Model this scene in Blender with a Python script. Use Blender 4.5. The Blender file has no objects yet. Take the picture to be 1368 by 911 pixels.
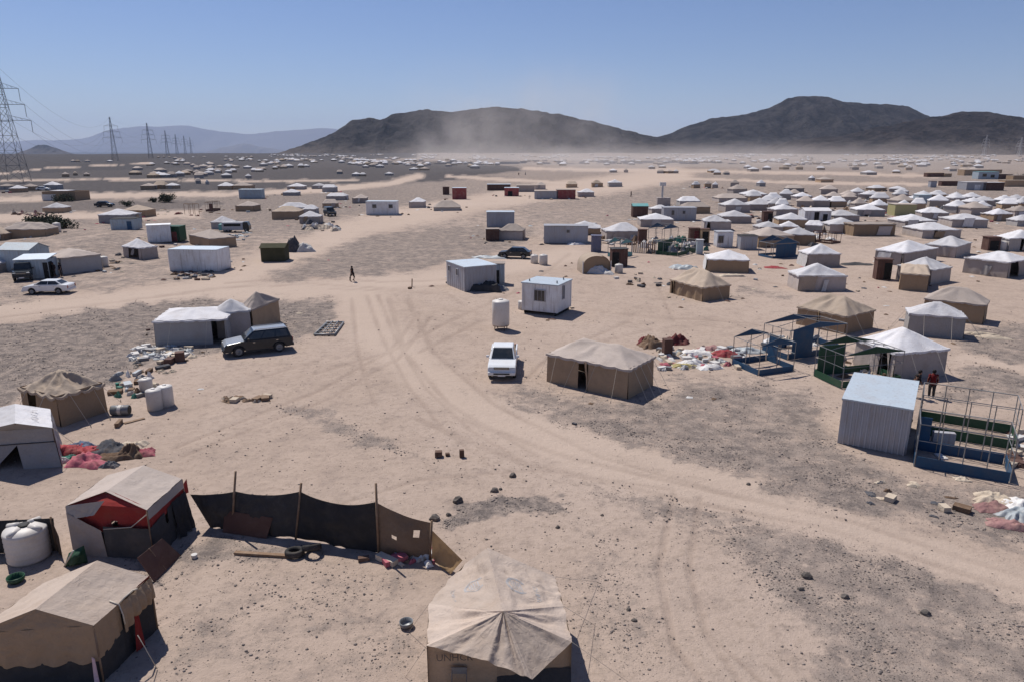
import bpy, bmesh, math, random
import numpy as np
from mathutils import Vector, Matrix
rnd = random.Random(7)
S = bpy.context.scene
COL = S.collection
R = math.radians
# ------------------------------------------------------------------ camera
CH = 14.5; F = 949.0; PITCH = math.atan((455.5 - 199.0) / F)
SP, CP = math.sin(PITCH), math.cos(PITCH)
cam = bpy.data.cameras.new('camera'); cam.sensor_width = 36; cam.lens = 36 * F / 1368
cam.clip_start = 0.5; cam.clip_end = 80000
co = bpy.data.objects.new('camera', cam); COL.objects.link(co)
co.location = (0, 0, CH); co.rotation_euler = (math.pi / 2 - PITCH, 0, 0)
S.camera = co
# ------------------------------------------------------------------ light
SUN_EL, SUN_AZ = R(57), math.atan2(-0.62, 0.78)      # azimuth from +Y (behind the scene, to the left)
w = bpy.data.worlds.new('World'); S.world = w; w.use_nodes = True
nt = w.node_tree; bg = nt.nodes['Background']
sk = nt.nodes.new('ShaderNodeTexSky'); sk.sky_type = 'NISHITA'; sk.sun_disc = False
sk.sun_elevation = SUN_EL; sk.sun_rotation = SUN_AZ
sk.altitude = 300; sk.air_density = 1.0; sk.dust_density = 0.25; sk.ozone_density = 3.5
tint = nt.nodes.new('ShaderNodeMix'); tint.data_type = 'RGBA'; tint.blend_type = 'MULTIPLY'; tint.inputs[0].default_value = 1
nt.links.new(sk.outputs[0], tint.inputs[6]); tint.inputs[7].default_value = (.92, .93, 1.14, 1)
nt.links.new(tint.outputs[2], bg.inputs[0]); bg.inputs[1].default_value = 0.063
sun = bpy.data.lights.new('sun', 'SUN'); sun.energy = 4.4; sun.angle = R(0.53); sun.color = (1, 0.95, 0.88)
so = bpy.data.objects.new('sun', sun); COL.objects.link(so)
sd = Vector((math.sin(SUN_AZ) * math.cos(SUN_EL), math.cos(SUN_AZ) * math.cos(SUN_EL), math.sin(SUN_EL)))
so.rotation_euler = sd.to_track_quat('Z', 'Y').to_euler()
S.view_settings.view_transform = 'Standard'; S.view_settings.look = 'None'
S.view_settings.gamma = 1; S.view_settings.exposure = 0.22; S.view_settings.use_curve_mapping = False
S.cycles.max_bounces = 5; S.cycles.diffuse_bounces = 3; S.cycles.glossy_bounces = 2
S.cycles.transmission_bounces = 3; S.cycles.volume_bounces = 1; S.cycles.transparent_max_bounces = 6
S.cycles.use_denoising = True

# ------------------------------------------------------------------ helpers
def ray(px, py):
    u = (px - 684) / F; v = (py - 455.5) / F
    return Vector((u, CP - v * SP, -SP - v * CP))
def at(px, py, z=0.0):
    """where the view ray of a photo pixel meets the height z"""
    d = ray(px, py); t = (z - CH) / d.z
    return Vector((d.x * t, d.y * t, z))
def zat(py, Y):
    """height seen at photo row py at ground distance Y"""
    d = ray(684, py); return CH + d.z * Y / d.y
def proj(x, y, z):
    zc = y * CP - (z - CH) * SP; yc = y * SP + (z - CH) * CP
    return 684 + F * x / zc, 455.5 - F * yc / zc
def hsh(ix, iy, s):
    v = np.sin(ix * 127.1 + iy * 311.7 + s * 74.7) * 43758.5453
    return v - np.floor(v)
def vnoise(x, y, s=0):
    x = np.asarray(x, float); y = np.asarray(y, float)
    ix = np.floor(x); iy = np.floor(y); fx = x - ix; fy = y - iy
    fx = fx * fx * (3 - 2 * fx); fy = fy * fy * (3 - 2 * fy)
    return (hsh(ix, iy, s) * (1 - fx) + hsh(ix + 1, iy, s) * fx) * (1 - fy) + (hsh(ix, iy + 1, s) * (1 - fx) + hsh(ix + 1, iy + 1, s) * fx) * fy
def fbm(x, y, o=4, s=0):
    t = 0; a = 0.5
    for k in range(o):
        t = t + a * vnoise(x, y, s + k * 3.1); x = np.asarray(x) * 2.03 + 5.2; y = np.asarray(y) * 2.03 + 1.7; a *= 0.5
    return t
def sst(a, b, x):
    t = np.clip((x - a) / (b - a), 0, 1); return t * t * (3 - 2 * t)
MOUNDS = [(110, 322, 13, 0.9), (165, 325, 8, 0.6), (600, 278, 20, .8), (930, 250, 40, 1.0), (60, 305, 9, .7)]
MND = [(at(a, b).x, at(a, b).y, r, h) for a, b, r, h in MOUNDS]
def hgt(x, y):
    x = np.asarray(x, float); y = np.asarray(y, float)
    r = np.sqrt(x * x + y * y)
    h = 0.30 * (fbm(x / 9, y / 9, 4, 1) - 0.47) + 0.10 * (fbm(x / 1.6, y / 1.6, 3, 4) - 0.44) * np.clip(1 - r / 120, 0, 1)
    for mx, my, mr, mh in MND:
        h = h + mh * np.exp(-((x - mx) ** 2 + ((y - my) * .6) ** 2) / (mr * mr))
    far = sst(700, 1500, r); h = h + far * 5.0 * (fbm(x / 160, y / 160, 3, 9) - 0.5)
    h = h - 90 * sst(2450, 3100, r)
    return h
def H(x, y): return float(hgt(x, y))
def g(px, py):
    p = at(px, py); p.z = H(p.x, p.y); return p

class MB:
    def __init__(s): s.v = []; s.f = []; s.m = []; s.k = 0
    def add(s, vs, fs, M=None):
        o = len(s.v)
        for p in vs:
            s.v.append(tuple(M @ Vector(p)) if M else tuple(p))
        for q in fs: s.f.append(tuple(i + o for i in q)); s.m.append(s.k)
        return s
    def box(s, c, d, M=None, rz=0):
        x, y, z = d[0] / 2, d[1] / 2, d[2] / 2
        vs = [Vector((i, j, k)) for i in (-x, x) for j in (-y, y) for k in (-z, z)]
        m = Matrix.Translation(c) @ Matrix.Rotation(rz, 4, 'Z')
        if M: m = M @ m
        return s.add(vs, [(0, 1, 3, 2), (4, 6, 7, 5), (0, 4, 5, 1), (2, 3, 7, 6), (0, 2, 6, 4), (1, 5, 7, 3)], m)
    def tube(s, pts, r, n=4, M=None, cap=True):
        pts = [Vector(p) for p in pts]; rr = r if isinstance(r, (list, tuple)) else [r] * len(pts)
        vs = []; fs = []
        for i, p in enumerate(pts):
            d = (pts[min(i + 1, len(pts) - 1)] - pts[max(i - 1, 0)]).normalized()
            a = d.orthogonal().normalized() if abs(d.z) > .95 else d.cross(Vector((0, 0, 1))).normalized()
            b = d.cross(a)
            for k in range(n):
                t = 2 * math.pi * k / n + .4
                vs.append(p + (a * math.cos(t) + b * math.sin(t)) * rr[i])
        for i in range(len(pts) - 1):
            for k in range(n):
                k2 = (k + 1) % n
                fs.append((i * n + k, i * n + k2, (i + 1) * n + k2, (i + 1) * n + k))
        if cap: fs += [tuple(range(n))[::-1], tuple(range((len(pts) - 1) * n, len(pts) * n))]
        return s.add(vs, fs, M)
    def lathe(s, prof, n=16, M=None, c=(0, 0, 0)):
        vs = []; fs = []
        for r, z in prof:
            for k in range(n):
                t = 2 * math.pi * k / n; vs.append((c[0] + r * math.cos(t), c[1] + r * math.sin(t), c[2] + z))
        for i in range(len(prof) - 1):
            for k in range(n):
                k2 = (k + 1) % n; fs.append((i * n + k, i * n + k2, (i + 1) * n + k2, (i + 1) * n + k))
        fs += [tuple(range(n))[::-1], tuple(range((len(prof) - 1) * n, len(prof) * n))]
        return s.add(vs, fs, M)
    def grid(s, fn, nu, nv, M=None, skip=None):
        vs = [fn(i / nu, j / nv) for j in range(nv + 1) for i in range(nu + 1)]
        fs = [(j * (nu + 1) + i, j * (nu + 1) + i + 1, (j + 1) * (nu + 1) + i + 1, (j + 1) * (nu + 1) + i)
              for j in range(nv) for i in range(nu) if not (skip and skip(i, j))]
        return s.add(vs, fs, M)
    def prism(s, poly, y0, y1, M=None, inset=None):
        """side outline in x,z swept across y"""
        n = len(poly)
        vs = [(x, y0, z) for x, z in poly] + [(x, y1, z) for x, z in poly]
        fs = [tuple(range(n)), tuple(range(2 * n - 1, n - 1, -1))] + [(i, i + n, (i + 1) % n + n, (i + 1) % n) for i in range(n)]
        return s.add(vs, fs, M)
    def mesh(s, name, mats, smooth=False):
        me = bpy.data.meshes.new(name); me.from_pydata(s.v, [], s.f)
        for m in (mats if isinstance(mats, (list, tuple)) else [mats]): me.materials.append(m)
        me.polygons.foreach_set('material_index', s.m)
        if smooth: me.polygons.foreach_set('use_smooth', [True] * len(s.f))
        me.update(); return me
    def build(s, name, mats, parent=None, smooth=False, bevel=0, fix=False):
        me = s.mesh(name, mats, smooth)
        if fix:
            b = bmesh.new(); b.from_mesh(me); bmesh.ops.recalc_face_normals(b, faces=b.faces); b.to_mesh(me); b.free()
        o = inst(me, name, parent)
        if bevel:
            md = o.modifiers.new('bevel', 'BEVEL'); md.width = bevel; md.segments = 2; md.limit_method = 'ANGLE'; md.angle_limit = R(35)
        return o
def inst(me, name, parent=None, loc=None, rz=0, sc=None):
    o = bpy.data.objects.new(name, me); COL.objects.link(o)
    if parent: o.parent = parent
    if loc is not None: o.location = loc
    if rz: o.rotation_euler = (0, 0, rz)
    if sc: o.scale = sc
    return o
def tag(o, label=None, cat=None, group=None, kind=None):
    if label: o['label'] = label
    if cat: o['category'] = cat
    if group: o['group'] = group
    if kind: o['kind'] = kind
    return o
def thing(name, label, cat, loc, rz=0, group=None):
    o = bpy.data.objects.new(name, None); COL.objects.link(o); o.location = loc; o.rotation_euler = (0, 0, rz)
    o.empty_display_size = .3
    return tag(o, label, cat, group)
def copy_tree(o, parent=None):
    c = o.copy(); COL.objects.link(c)
    if parent: c.parent = parent
    for ch in list(o.children): copy_tree(ch, c)
    return c

# ------------------------------------------------------------------ materials
def nodes(m):
    m.use_nodes = True; t = m.node_tree; return t, t.nodes['Principled BSDF']
def N(t, ty, **kw):
    n = t.nodes.new('ShaderNode' + ty)
    for k, v in kw.items():
        if hasattr(n, k): setattr(n, k, v)
        else: n.inputs[k].default_value = v
    return n
def mixc(t, fac, a, b, mode='MIX'):
    n = t.nodes.new('ShaderNodeMix'); n.data_type = 'RGBA'; n.blend_type = mode
    for s, v in ((n.inputs[0], fac), (n.inputs[6], a), (n.inputs[7], b)):
        if hasattr(v, 'links') or isinstance(v, bpy.types.NodeSocket): t.links.new(v, s)
        elif isinstance(v, (int, float)): s.default_value = v
        else: s.default_value = (*v, 1) if len(v) == 3 else v
    return n.outputs[2]
def math_(t, op, a, b=0.0, c=None, clamp=False):
    n = t.nodes.new('ShaderNodeMath'); n.operation = op; n.use_clamp = clamp
    for i, v in enumerate((a, b) if c is None else (a, b, c)):
        if isinstance(v, bpy.types.NodeSocket): t.links.new(v, n.inputs[i])
        else: n.inputs[i].default_value = v
    return n.outputs[0]
def ramp(t, v, a, b):
    n = t.nodes.new('ShaderNodeMapRange'); n.interpolation_type = 'SMOOTHSTEP'
    t.links.new(v, n.inputs[0]); n.inputs[1].default_value = a; n.inputs[2].default_value = b
    return n.outputs[0]
def mat(name, col, rough=.85, dirt=(.36, .28, .21), amt=.35, scale=1.2, bump=.25, bscale=14, metal=0, rand=.12, spec=.2, dist=0.0, bdist=.02, low=0.0, streak=0.0, thin=0.0):
    """painted metal or cloth with dust: noise blotches of the dirt colour, fine relief, a little variation per object"""
    m = bpy.data.materials.new(name); t, p = nodes(m)
    tc = N(t, 'TexCoord'); oi = N(t, 'ObjectInfo')
    n1 = N(t, 'TexNoise'); n1.inputs['Scale'].default_value = scale; n1.inputs['Detail'].default_value = 7; n1.inputs['Roughness'].default_value = .65
    n2 = N(t, 'TexNoise'); n2.inputs['Scale'].default_value = bscale; n2.inputs['Detail'].default_value = 5; n2.inputs['Distortion'].default_value = dist
    for n in (n1, n2): t.links.new(tc.outputs['Object'], n.inputs['Vector'])
    f = math_(t, 'MULTIPLY', ramp(t, n1.outputs[0], .4, .72), amt)
    if low:      # dust gathered along the bottom edge
        sx = N(t, 'SeparateXYZ'); t.links.new(tc.outputs['Object'], sx.inputs[0])
        lo = math_(t, 'MULTIPLY', math_(t, 'SUBTRACT', 1.0, ramp(t, sx.outputs[2], 0.0, .75)), low)
        f = math_(t, 'MAXIMUM', f, math_(t, 'MULTIPLY', lo, math_(t, 'ADD', n1.outputs[0], .2)))
    c = mixc(t, f, col, dirt)
    if streak:   # rain and rust streaks running down
        mp = N(t, 'Mapping'); mp.inputs['Scale'].default_value = (5, 5, .35); t.links.new(tc.outputs['Object'], mp.inputs[0])
        n3 = N(t, 'TexNoise'); n3.inputs['Scale'].default_value = 1.3; n3.inputs['Detail'].default_value = 6; t.links.new(mp.outputs[0], n3.inputs['Vector'])
        c = mixc(t, math_(t, 'MULTIPLY', ramp(t, n3.outputs[0], .5, .75), streak), c, (.2, .15, .115))
    v = math_(t, 'ADD', math_(t, 'MULTIPLY', oi.outputs['Random'], rand * 2), 1 - rand)
    v = math_(t, 'MULTIPLY', v, math_(t, 'ADD', math_(t, 'MULTIPLY', n2.outputs[0], .24), .88))
    hv = N(t, 'HueSaturation'); t.links.new(c, hv.inputs['Color']); t.links.new(v, hv.inputs['Value'])
    t.links.new(hv.outputs[0], p.inputs['Base Color'])
    p.inputs['Roughness'].default_value = rough; p.inputs['Metallic'].default_value = metal; p.inputs['Specular IOR Level'].default_value = spec
    if bump:
        b = N(t, 'Bump'); b.inputs['Strength'].default_value = bump; b.inputs['Distance'].default_value = bdist
        t.links.new(n2.outputs[0], b.inputs['Height']); t.links.new(b.outputs[0], p.inputs['Normal'])
    if thin:      # sunlight glowing through one layer of canvas
        tr = N(t, 'BsdfTranslucent'); t.links.new(hv.outputs[0], tr.inputs['Color']); ms = N(t, 'MixShader'); ms.inputs[0].default_value = thin
        t.links.new(p.outputs[0], ms.inputs[1]); t.links.new(tr.outputs[0], ms.inputs[2]); t.links.new(ms.outputs[0], t.nodes['Material Output'].inputs['Surface'])
    return m
def cloth(name, col, **kw):
    kw.setdefault('bump', .55); kw.setdefault('bscale', 5); kw.setdefault('thin', 0); kw.setdefault('dist', 1.6); kw.setdefault('bdist', .05); kw.setdefault('rand', .2); kw.setdefault('spec', .08); kw.setdefault('amt', .45)
    return mat(name, col, **kw)
M = {}
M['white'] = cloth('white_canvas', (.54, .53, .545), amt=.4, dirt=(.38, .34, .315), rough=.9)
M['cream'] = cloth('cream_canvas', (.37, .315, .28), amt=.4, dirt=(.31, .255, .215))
M['tan'] = cloth('tan_canvas', (.365, .295, .235), amt=.4, dirt=(.33, .25, .18))
M['brown'] = cloth('brown_canvas', (.27, .185, .11), amt=.45, dirt=(.36, .27, .19))
M['backlit'] = cloth('thin_tan_sacking', (.42, .28, .15), thin=.3, amt=.3, dirt=(.3, .2, .12))
M['sacking'] = cloth('dark_sacking', (.15, .105, .075), thin=.02, amt=.4, dirt=(.22, .165, .12))
M['sandcloth'] = cloth('sand_coloured_canvas', (.47, .385, .325), thin=.12, amt=.4, dirt=(.38, .285, .215))
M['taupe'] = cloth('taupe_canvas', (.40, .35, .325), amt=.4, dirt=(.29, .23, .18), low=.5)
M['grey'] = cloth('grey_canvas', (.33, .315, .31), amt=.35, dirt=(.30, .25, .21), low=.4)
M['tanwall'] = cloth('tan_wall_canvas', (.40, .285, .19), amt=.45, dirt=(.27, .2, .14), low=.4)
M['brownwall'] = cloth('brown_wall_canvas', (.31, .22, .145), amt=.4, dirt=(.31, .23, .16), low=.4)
M['redtent'] = cloth('red_cloth', (.25, .035, .032), amt=.35, dirt=(.2, .08, .06), bscale=3)
M['charcoal'] = cloth('charcoal_cloth', (.055, .055, .058), thin=.02, amt=.45, dirt=(.11, .095, .085))
M['black'] = cloth('black_cloth', (.042, .041, .043), thin=.02, amt=.5, dirt=(.09, .078, .068))
M['olive'] = cloth('olive_canvas', (.05, .05, .03), amt=.3, dirt=(.1, .085, .06))
M['rope'] = mat('pale_rope', (.5, .45, .38), bump=0, amt=.2)
M['cabin'] = mat('white_painted_sheet', (.68, .69, .71), rough=.55, amt=.3, scale=.9, bump=.08, spec=.35, low=.6, streak=.5)
M['cabingrey'] = mat('grey_painted_sheet', (.34, .35, .385), rough=.55, amt=.3, scale=.9, bump=.08, spec=.35, low=.5, streak=.45)
M['shedwall'] = mat('dark_zinc_sheet', (.37, .38, .41), rough=.5, amt=.3, scale=.9, bump=.08, spec=.35, low=.5, streak=.4)
M['sheetroof'] = mat('bare_zinc_sheet', (.47, .54, .60), rough=.45, amt=.3, scale=.8, bump=.1, spec=.5, dirt=(.42, .37, .34), streak=.3)
M['bluecabin'] = mat('pale_blue_sheet', (.36, .43, .48), rough=.5, amt=.3, bump=.08, spec=.35, low=.5, streak=.45)
M['blue'] = mat('dark_blue_paint', (.025, .075, .15), rough=.5, amt=.3, dirt=(.12, .11, .1), spec=.15, bump=.1)
M['green'] = mat('dark_green_paint', (.022, .07, .04), rough=.5, amt=.3, dirt=(.1, .1, .08), spec=.15, bump=.1)
M['teal'] = mat('teal_paint', (.10, .30, .30), rough=.5, amt=.3, spec=.4, bump=.1)
M['steel'] = mat('weathered_steel', (.20, .21, .22), rough=.5, metal=.3, amt=.45, dirt=(.2, .13, .09), spec=.5, bump=.1)
M['rust'] = mat('rusty_brown_sheet', (.10, .055, .045), rough=.8, amt=.4, dirt=(.2, .13, .1), bump=.15)
M['redbox'] = mat('faded_red_sheet', (.26, .06, .06), rough=.7, amt=.35, bump=.1)
M['purple'] = mat('slate_blue_sheet', (.12, .125, .19), rough=.6, amt=.3, bump=.1)
M['yellow'] = cloth('yellow_canvas', (.36, .33, .17), amt=.4)
M['plastic'] = mat('white_plastic', (.56, .53, .50), rough=.5, amt=.55, dirt=(.45, .37, .29), spec=.4, bump=.05, low=.7)
M['wood'] = mat('grey_wood', (.20, .13, .085), rough=.85, amt=.4, scale=4, bump=.4, bscale=30)
M['rubber'] = mat('black_rubber', (.025, .025, .026), rough=.8, amt=.45, dirt=(.14, .115, .095), bump=.2)
M['dark'] = mat('black_or_shade', (.02, .02, .02), rough=.9, amt=.2, dirt=(.08, .07, .06))  # plain black for parts, and painted shade in open doorways
M['glass'] = mat('dark_glass', (.02, .025, .03), rough=.08, amt=.12, bump=0, spec=.6, rand=0)
M['carwhite'] = mat('white_car_paint', (.68, .69, .70), rough=.25, amt=.22, spec=.6, bump=0, rand=.03, dirt=(.5, .43, .36), low=.6)
M['cardark'] = mat('dark_blue_grey_car_paint', (.012, .018, .026), rough=.2, amt=.12, spec=.4, bump=0, rand=.03, dirt=(.07, .064, .06), low=.25)
M['silver'] = mat('pale_silver_sheet', (.40, .42, .44), rough=.22, metal=.4, amt=.2, bump=0, rand=.02, spec=.6, dirt=(.3, .26, .23))
M['trim'] = mat('black_plastic_trim', (.03, .03, .03), rough=.6, amt=.3, dirt=(.12, .1, .08), bump=0)
M['chrome'] = mat('dull_chrome', (.5, .5, .5), rough=.25, metal=.9, amt=.1, bump=0)
M['lamp'] = mat('headlamp_glass', (.55, .57, .58), rough=.1, amt=.1, bump=0, spec=.6)
M['stone'] = mat('basalt_stone', (.10, .088, .08), rough=.9, amt=.5, dirt=(.24, .19, .155), scale=3, bump=.4)
M['block'] = mat('clay_block', (.10, .06, .045), rough=.9, amt=.3, dirt=(.3, .23, .18), scale=3)
M['skin'] = mat('skin', (.22, .12, .08), rough=.6, amt=.1, bump=0)
M['hair'] = mat('black_hair', (.012, .01, .01), rough=.7, amt=0, bump=0)
M['leaf'] = mat('dusty_leaves', (.04, .05, .03), rough=.8, amt=.25, dirt=(.14, .13, .1), scale=2, bump=.3)
M['pylon'] = mat('galvanised_lattice', (.12, .13, .145), rough=.6, metal=.2, amt=.2, bump=0)
M['palepylon'] = mat('pale_lattice', (.42, .42, .43), rough=.6, amt=.2, bump=0)
for nm, c in dict(red=(.30, .05, .06), pink=(.36, .10, .13), fadedpink=(.27, .15, .145), bluecloth=(.13, .17, .26), slate=(.07, .075, .09), whitecloth=(.58, .565, .55), maroon=(.12, .025, .03), greentarp=(.03, .16, .13), cream2=(.5, .42, .33), brown2=(.14, .09, .06), yel=(.35, .3, .14)).items():
    M[nm] = cloth(nm + '_cloth', c, amt=.3, scale=3)
M['shirtred'] = cloth('dark_red_shirt', (.11, .012, .014), amt=.1, bump=.1); M['pants'] = cloth('dark_trousers', (.04, .038, .04), amt=.1, bump=.1)
M['shirtdark'] = cloth('black_clothing', (.022, .021, .024), amt=.1, bump=.1); M['shirtpale'] = cloth('pale_clothing', (.45, .42, .4), amt=.1, bump=.1)
M['fadedblue'] = mat('faded_blue_print', (.37, .37, .385), rough=.9, amt=.7, dirt=(.44, .35, .275), scale=9, bump=0, rand=0)
M['blackprint'] = mat('faded_dark_print', (.10, .09, .085), rough=.9, amt=.5, dirt=(.25, .2, .15), scale=6, bump=0, rand=0)
M['rib'] = cloth('brown_print_line', (.20, .14, .10), amt=.2, bump=0)
M['pinkstrip'] = cloth('pink_white_strip', (.6, .42, .45), amt=.3)
# ------------------------------------------------------------------ ground sheet
def poly_sd(px, py, poly, ys=2.2):
    """signed distance (positive inside), rows stretched because the ground is seen at a slant"""
    d = np.full(px.shape, 1e9); ins = np.zeros(px.shape, bool); n = len(poly)
    for i in range(n):
        x0, y0 = poly[i]; x1, y1 = poly[(i + 1) % n]
        ex, ey = x1 - x0, (y1 - y0) * ys; wx, wy = px - x0, (py - y0) * ys
        t = np.clip((wx * ex + wy * ey) / (ex * ex + ey * ey + 1e-9), 0, 1)
        d = np.minimum(d, (wx - ex * t) ** 2 + (wy - ey * t) ** 2)
        c = ((y0 > py) != (y1 > py)) & (px < (x1 - x0) * (py - y0) / (y1 - y0 + 1e-12) + x0)
        ins ^= c
    return np.sqrt(d) * np.where(ins, 1, -1)
def line_d(px, py, pts, ys=2.2):
    d = np.full(px.shape, 1e9)
    for (x0, y0), (x1, y1) in zip(pts[:-1], pts[1:]):
        ex, ey = x1 - x0, (y1 - y0) * ys; wx, wy = px - x0, (py - y0) * ys
        t = np.clip((wx * ex + wy * ey) / (ex * ex + ey * ey + 1e-9), 0, 1)
        d = np.minimum(d, (wx - ex * t) ** 2 + (wy - ey * t) ** 2)
    return np.sqrt(d)
GRAVEL = [  # weight, edge softness (px), outline in photo pixels
 (.95, 18, [(0, 432), (150, 405), (230, 388), (330, 378), (470, 390), (478, 405), (440, 438), (392, 462), (300, 468), (230, 478), (190, 488), (150, 515), (60, 518), (0, 548), (-80, 560), (-80, 440)]),
 (.72, 14, [(300, 368), (345, 345), (400, 322), (470, 312), (560, 307), (640, 298), (720, 306), (700, 328), (650, 342), (600, 352), (560, 366), (480, 378), (400, 382), (330, 378)]),
 (.68, 30, [(690, 505), (760, 528), (890, 535), (905, 500), (980, 505), (1085, 520), (1120, 590), (1220, 640), (1368, 655), (1450, 690), (1450, 760), (1368, 738), (1250, 705), (1100, 684), (960, 645), (850, 612), (740, 565), (690, 535)]),
 (.7, 18, [(1285, 440), (1368, 430), (1450, 440), (1450, 530), (1368, 530), (1280, 540), (1230, 530), (1280, 505)]),
 (.62, 45, [(770, 652), (900, 662), (1050, 690), (1200, 722), (1300, 772), (1368, 805), (1500, 900), (1500, 1000), (1090, 1000), (1080, 850), (1015, 790), (960, 720), (860, 692)]),
 (1.0, 10, [(588, 700), (610, 678), (650, 664), (705, 660), (762, 670), (760, 690), (700, 690), (650, 690), (605, 712)]),
 (.7, 14, [(160, 738), (260, 728), (300, 715), (420, 735), (440, 752), (330, 748), (250, 752), (200, 790)]),
 (.30, 60, [(220, 760), (560, 760), (575, 911), (220, 911)]), (.34, 40, [(770, 690), (900, 760), (860, 911), (780, 911), (760, 800)]),
 (.62, 14, [(372, 540), (430, 545), (520, 585), (560, 610), (500, 600), (430, 575)]),
 (.6, 14, [(600, 520), (680, 525), (760, 560), (860, 600), (830, 606), (720, 565), (640, 545)]),
 (.55, 12, [(0, 352), (80, 330), (180, 345), (160, 395), (90, 400)]), (.7, 10, [(70, 330), (180, 322), (170, 345), (110, 352)]),
 (.62, 16, [(0, 405), (200, 382), (180, 395), (0, 425)]),
 (1.3, 6, [(-600, 190), (560, 190), (560, 212), (430, 217), (250, 226), (0, 234), (-600, 236)]),
 (1.2, 6, [(-500, 225), (430, 212), (560, 214), (680, 220), (720, 228), (640, 236), (560, 244), (470, 256), (300, 259), (0, 260), (-500, 262)]),
 (1.2, 6, [(-400, 236), (120, 237), (240, 234), (330, 230), (520, 228), (690, 236), (600, 243), (480, 252), (330, 258), (0, 260), (-400, 260)]),
 (1.12, 5, [(-300, 270), (60, 268), (290, 266), (310, 274), (230, 283), (60, 287), (-300, 295)]),
 (.55, 20, [(-80, 285), (330, 285), (420, 300), (330, 345), (235, 385), (0, 415), (-80, 420)]),
 (.6, 5, [(380, 262), (520, 262), (640, 254), (560, 268), (430, 275)]), (.6, 6, [(690, 284), (860, 278), (850, 296), (720, 304)]),
 (.55, 6, [(860, 244), (960, 244), (950, 256), (850, 260)]), (.6, 5, [(1180, 256), (1368, 252), (1500, 256), (1500, 264), (1190, 264)]),
 (.5, 5, [(700, 236), (860, 230), (1100, 226), (1040, 236), (850, 244), (700, 244)]), (.5, 5, [(1040, 228), (1200, 224), (1250, 238), (1100, 240)]),
 (.5, 7, [(985, 380), (1060, 392), (1050, 402), (960, 398)])]
SAND = [  # tracks worn down to sand: width in px, path
 (9, [(0, 268), (120, 262), (300, 260), (420, 255), (520, 246), (560, 236)]), (2, [(-40, 238), (60, 226), (200, 218)]), (3, [(0, 242), (160, 240), (360, 243), (480, 241)]), (5, [(600, 236), (760, 246), (900, 240), (1100, 246), (1368, 248)]), (5, [(700, 226), (900, 229), (1100, 232), (1250, 236)]),
 (14, [(-40, 292), (160, 289), (260, 287)]), (30, [(0, 418), (140, 402), (250, 388), (310, 374), (400, 335), (470, 306), (560, 290), (700, 262), (900, 236)]),
 (46, [(480, 392), (500, 440), (560, 500), (690, 575), (850, 640), (1050, 682), (1250, 740), (1420, 800)]), (22, [(700, 560), (860, 612), (1000, 650)]),
 (30, [(300, 392), (420, 388), (600, 372), (760, 340)]), (16, [(1290, 478), (1368, 496), (1440, 510)])]
def gravel_mask(px, py):
    g_ = np.where(py < 340, (.44 + .2 * sst(620, 420, px)) * sst(352, 300, py), 0) + .18 * sst(300, 262, py) + .14 * fbm(px / 60, py / 24, 3, 31); am = np.clip((py - 199) / 200, .06, 1)     # ragged, wind blown edges
    px, py = px + 46 * am * (fbm(px / 34 / am ** .5, py / 13 / am, 4, 11) - .47), py + 20 * am * (fbm(px / 30 / am ** .5, py / 11 / am, 4, 17) - .47)
    for wt, sf, poly in GRAVEL:
        g_ = np.maximum(g_, wt * sst(-sf, sf, poly_sd(px, py, poly)))
    for wd, pts in SAND:
        d = line_d(px, py, pts); g_ = g_ * (1 - .85 * (1 - sst(wd * .45, wd * 1.25, d)))
    return g_
def track_mask(px, py):
    t_ = np.zeros(px.shape)
    px = px + 10 * (fbm(px / 40, py / 16, 3, 23) - .47)
    for wd, pts in SAND: t_ = np.maximum(t_, 1 - sst(wd * .35, wd * 1.2, line_d(px, py, pts)))
    return t_
RUTS = [([(300, 378), (420, 372), (520, 378), (640, 372)], 2), ([(300, 384), (420, 380), (520, 386), (650, 382)], 2), ([(490, 395), (510, 450), (548, 520), (600, 580), (680, 640)], 3), ([(505, 395), (528, 450), (570, 520), (630, 575), (700, 618)], 3), ([(230, 600), (330, 560), (430, 520), (520, 470), (560, 420)], 3), ([(245, 610), (345, 570), (445, 530), (532, 480), (575, 425)], 3), ([(400, 690), (560, 640), (720, 628), (900, 655)], 4), ([(900, 660), (880, 760), (900, 860), (960, 940)], 5), ([(935, 665), (920, 760), (945, 850), (1010, 940)], 5), ([(700, 400), (820, 420), (980, 430), (1060, 440)], 2), ([(760, 340), (700, 385), (600, 430), (520, 470), (420, 500)], 3), ([(1290, 482), (1368, 500)], 3), ([(880, 400), (1000, 372), (1130, 396)], 2), ([(640, 420), (600, 395), (520, 388), (440, 386)], 2), ([(800, 360), (880, 385), (900, 430)], 2),
        ([(470, 400), (478, 470), (500, 540)], 3), ([(520, 400), (540, 470), (600, 540), (720, 610)], 4), ([(545, 402), (580, 470), (660, 540), (800, 610), (1000, 668)], 4),
        ([(560, 560), (700, 620), (900, 665), (1100, 705), (1368, 790)], 6), ([(620, 560), (760, 612), (950, 655), (1150, 700), (1368, 770)], 6), ([(840, 430), (740, 470), (690, 520)], 3),
        ([(870, 440), (800, 455), (735, 480)], 3), ([(0, 425), (200, 398), (300, 384)], 3), ([(940, 840), (1020, 911)], 3), ([(640, 430), (560, 470)], 3), ([(430, 480), (300, 520)], 3)]
th = np.concatenate([np.radians([89, 80, 72, 64, 58]), np.radians(np.linspace(54, 1.0, 470))])
rads = np.concatenate([CH / np.tan(th), np.geomspace(870, 2450, 26), np.geomspace(2550, 27900, 20)])
az = np.concatenate([np.linspace(-40, 40, 520), np.linspace(42, 318, 70)]) * math.pi / 180
RR, AA = np.meshgrid(rads, az, indexing='ij')
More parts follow.
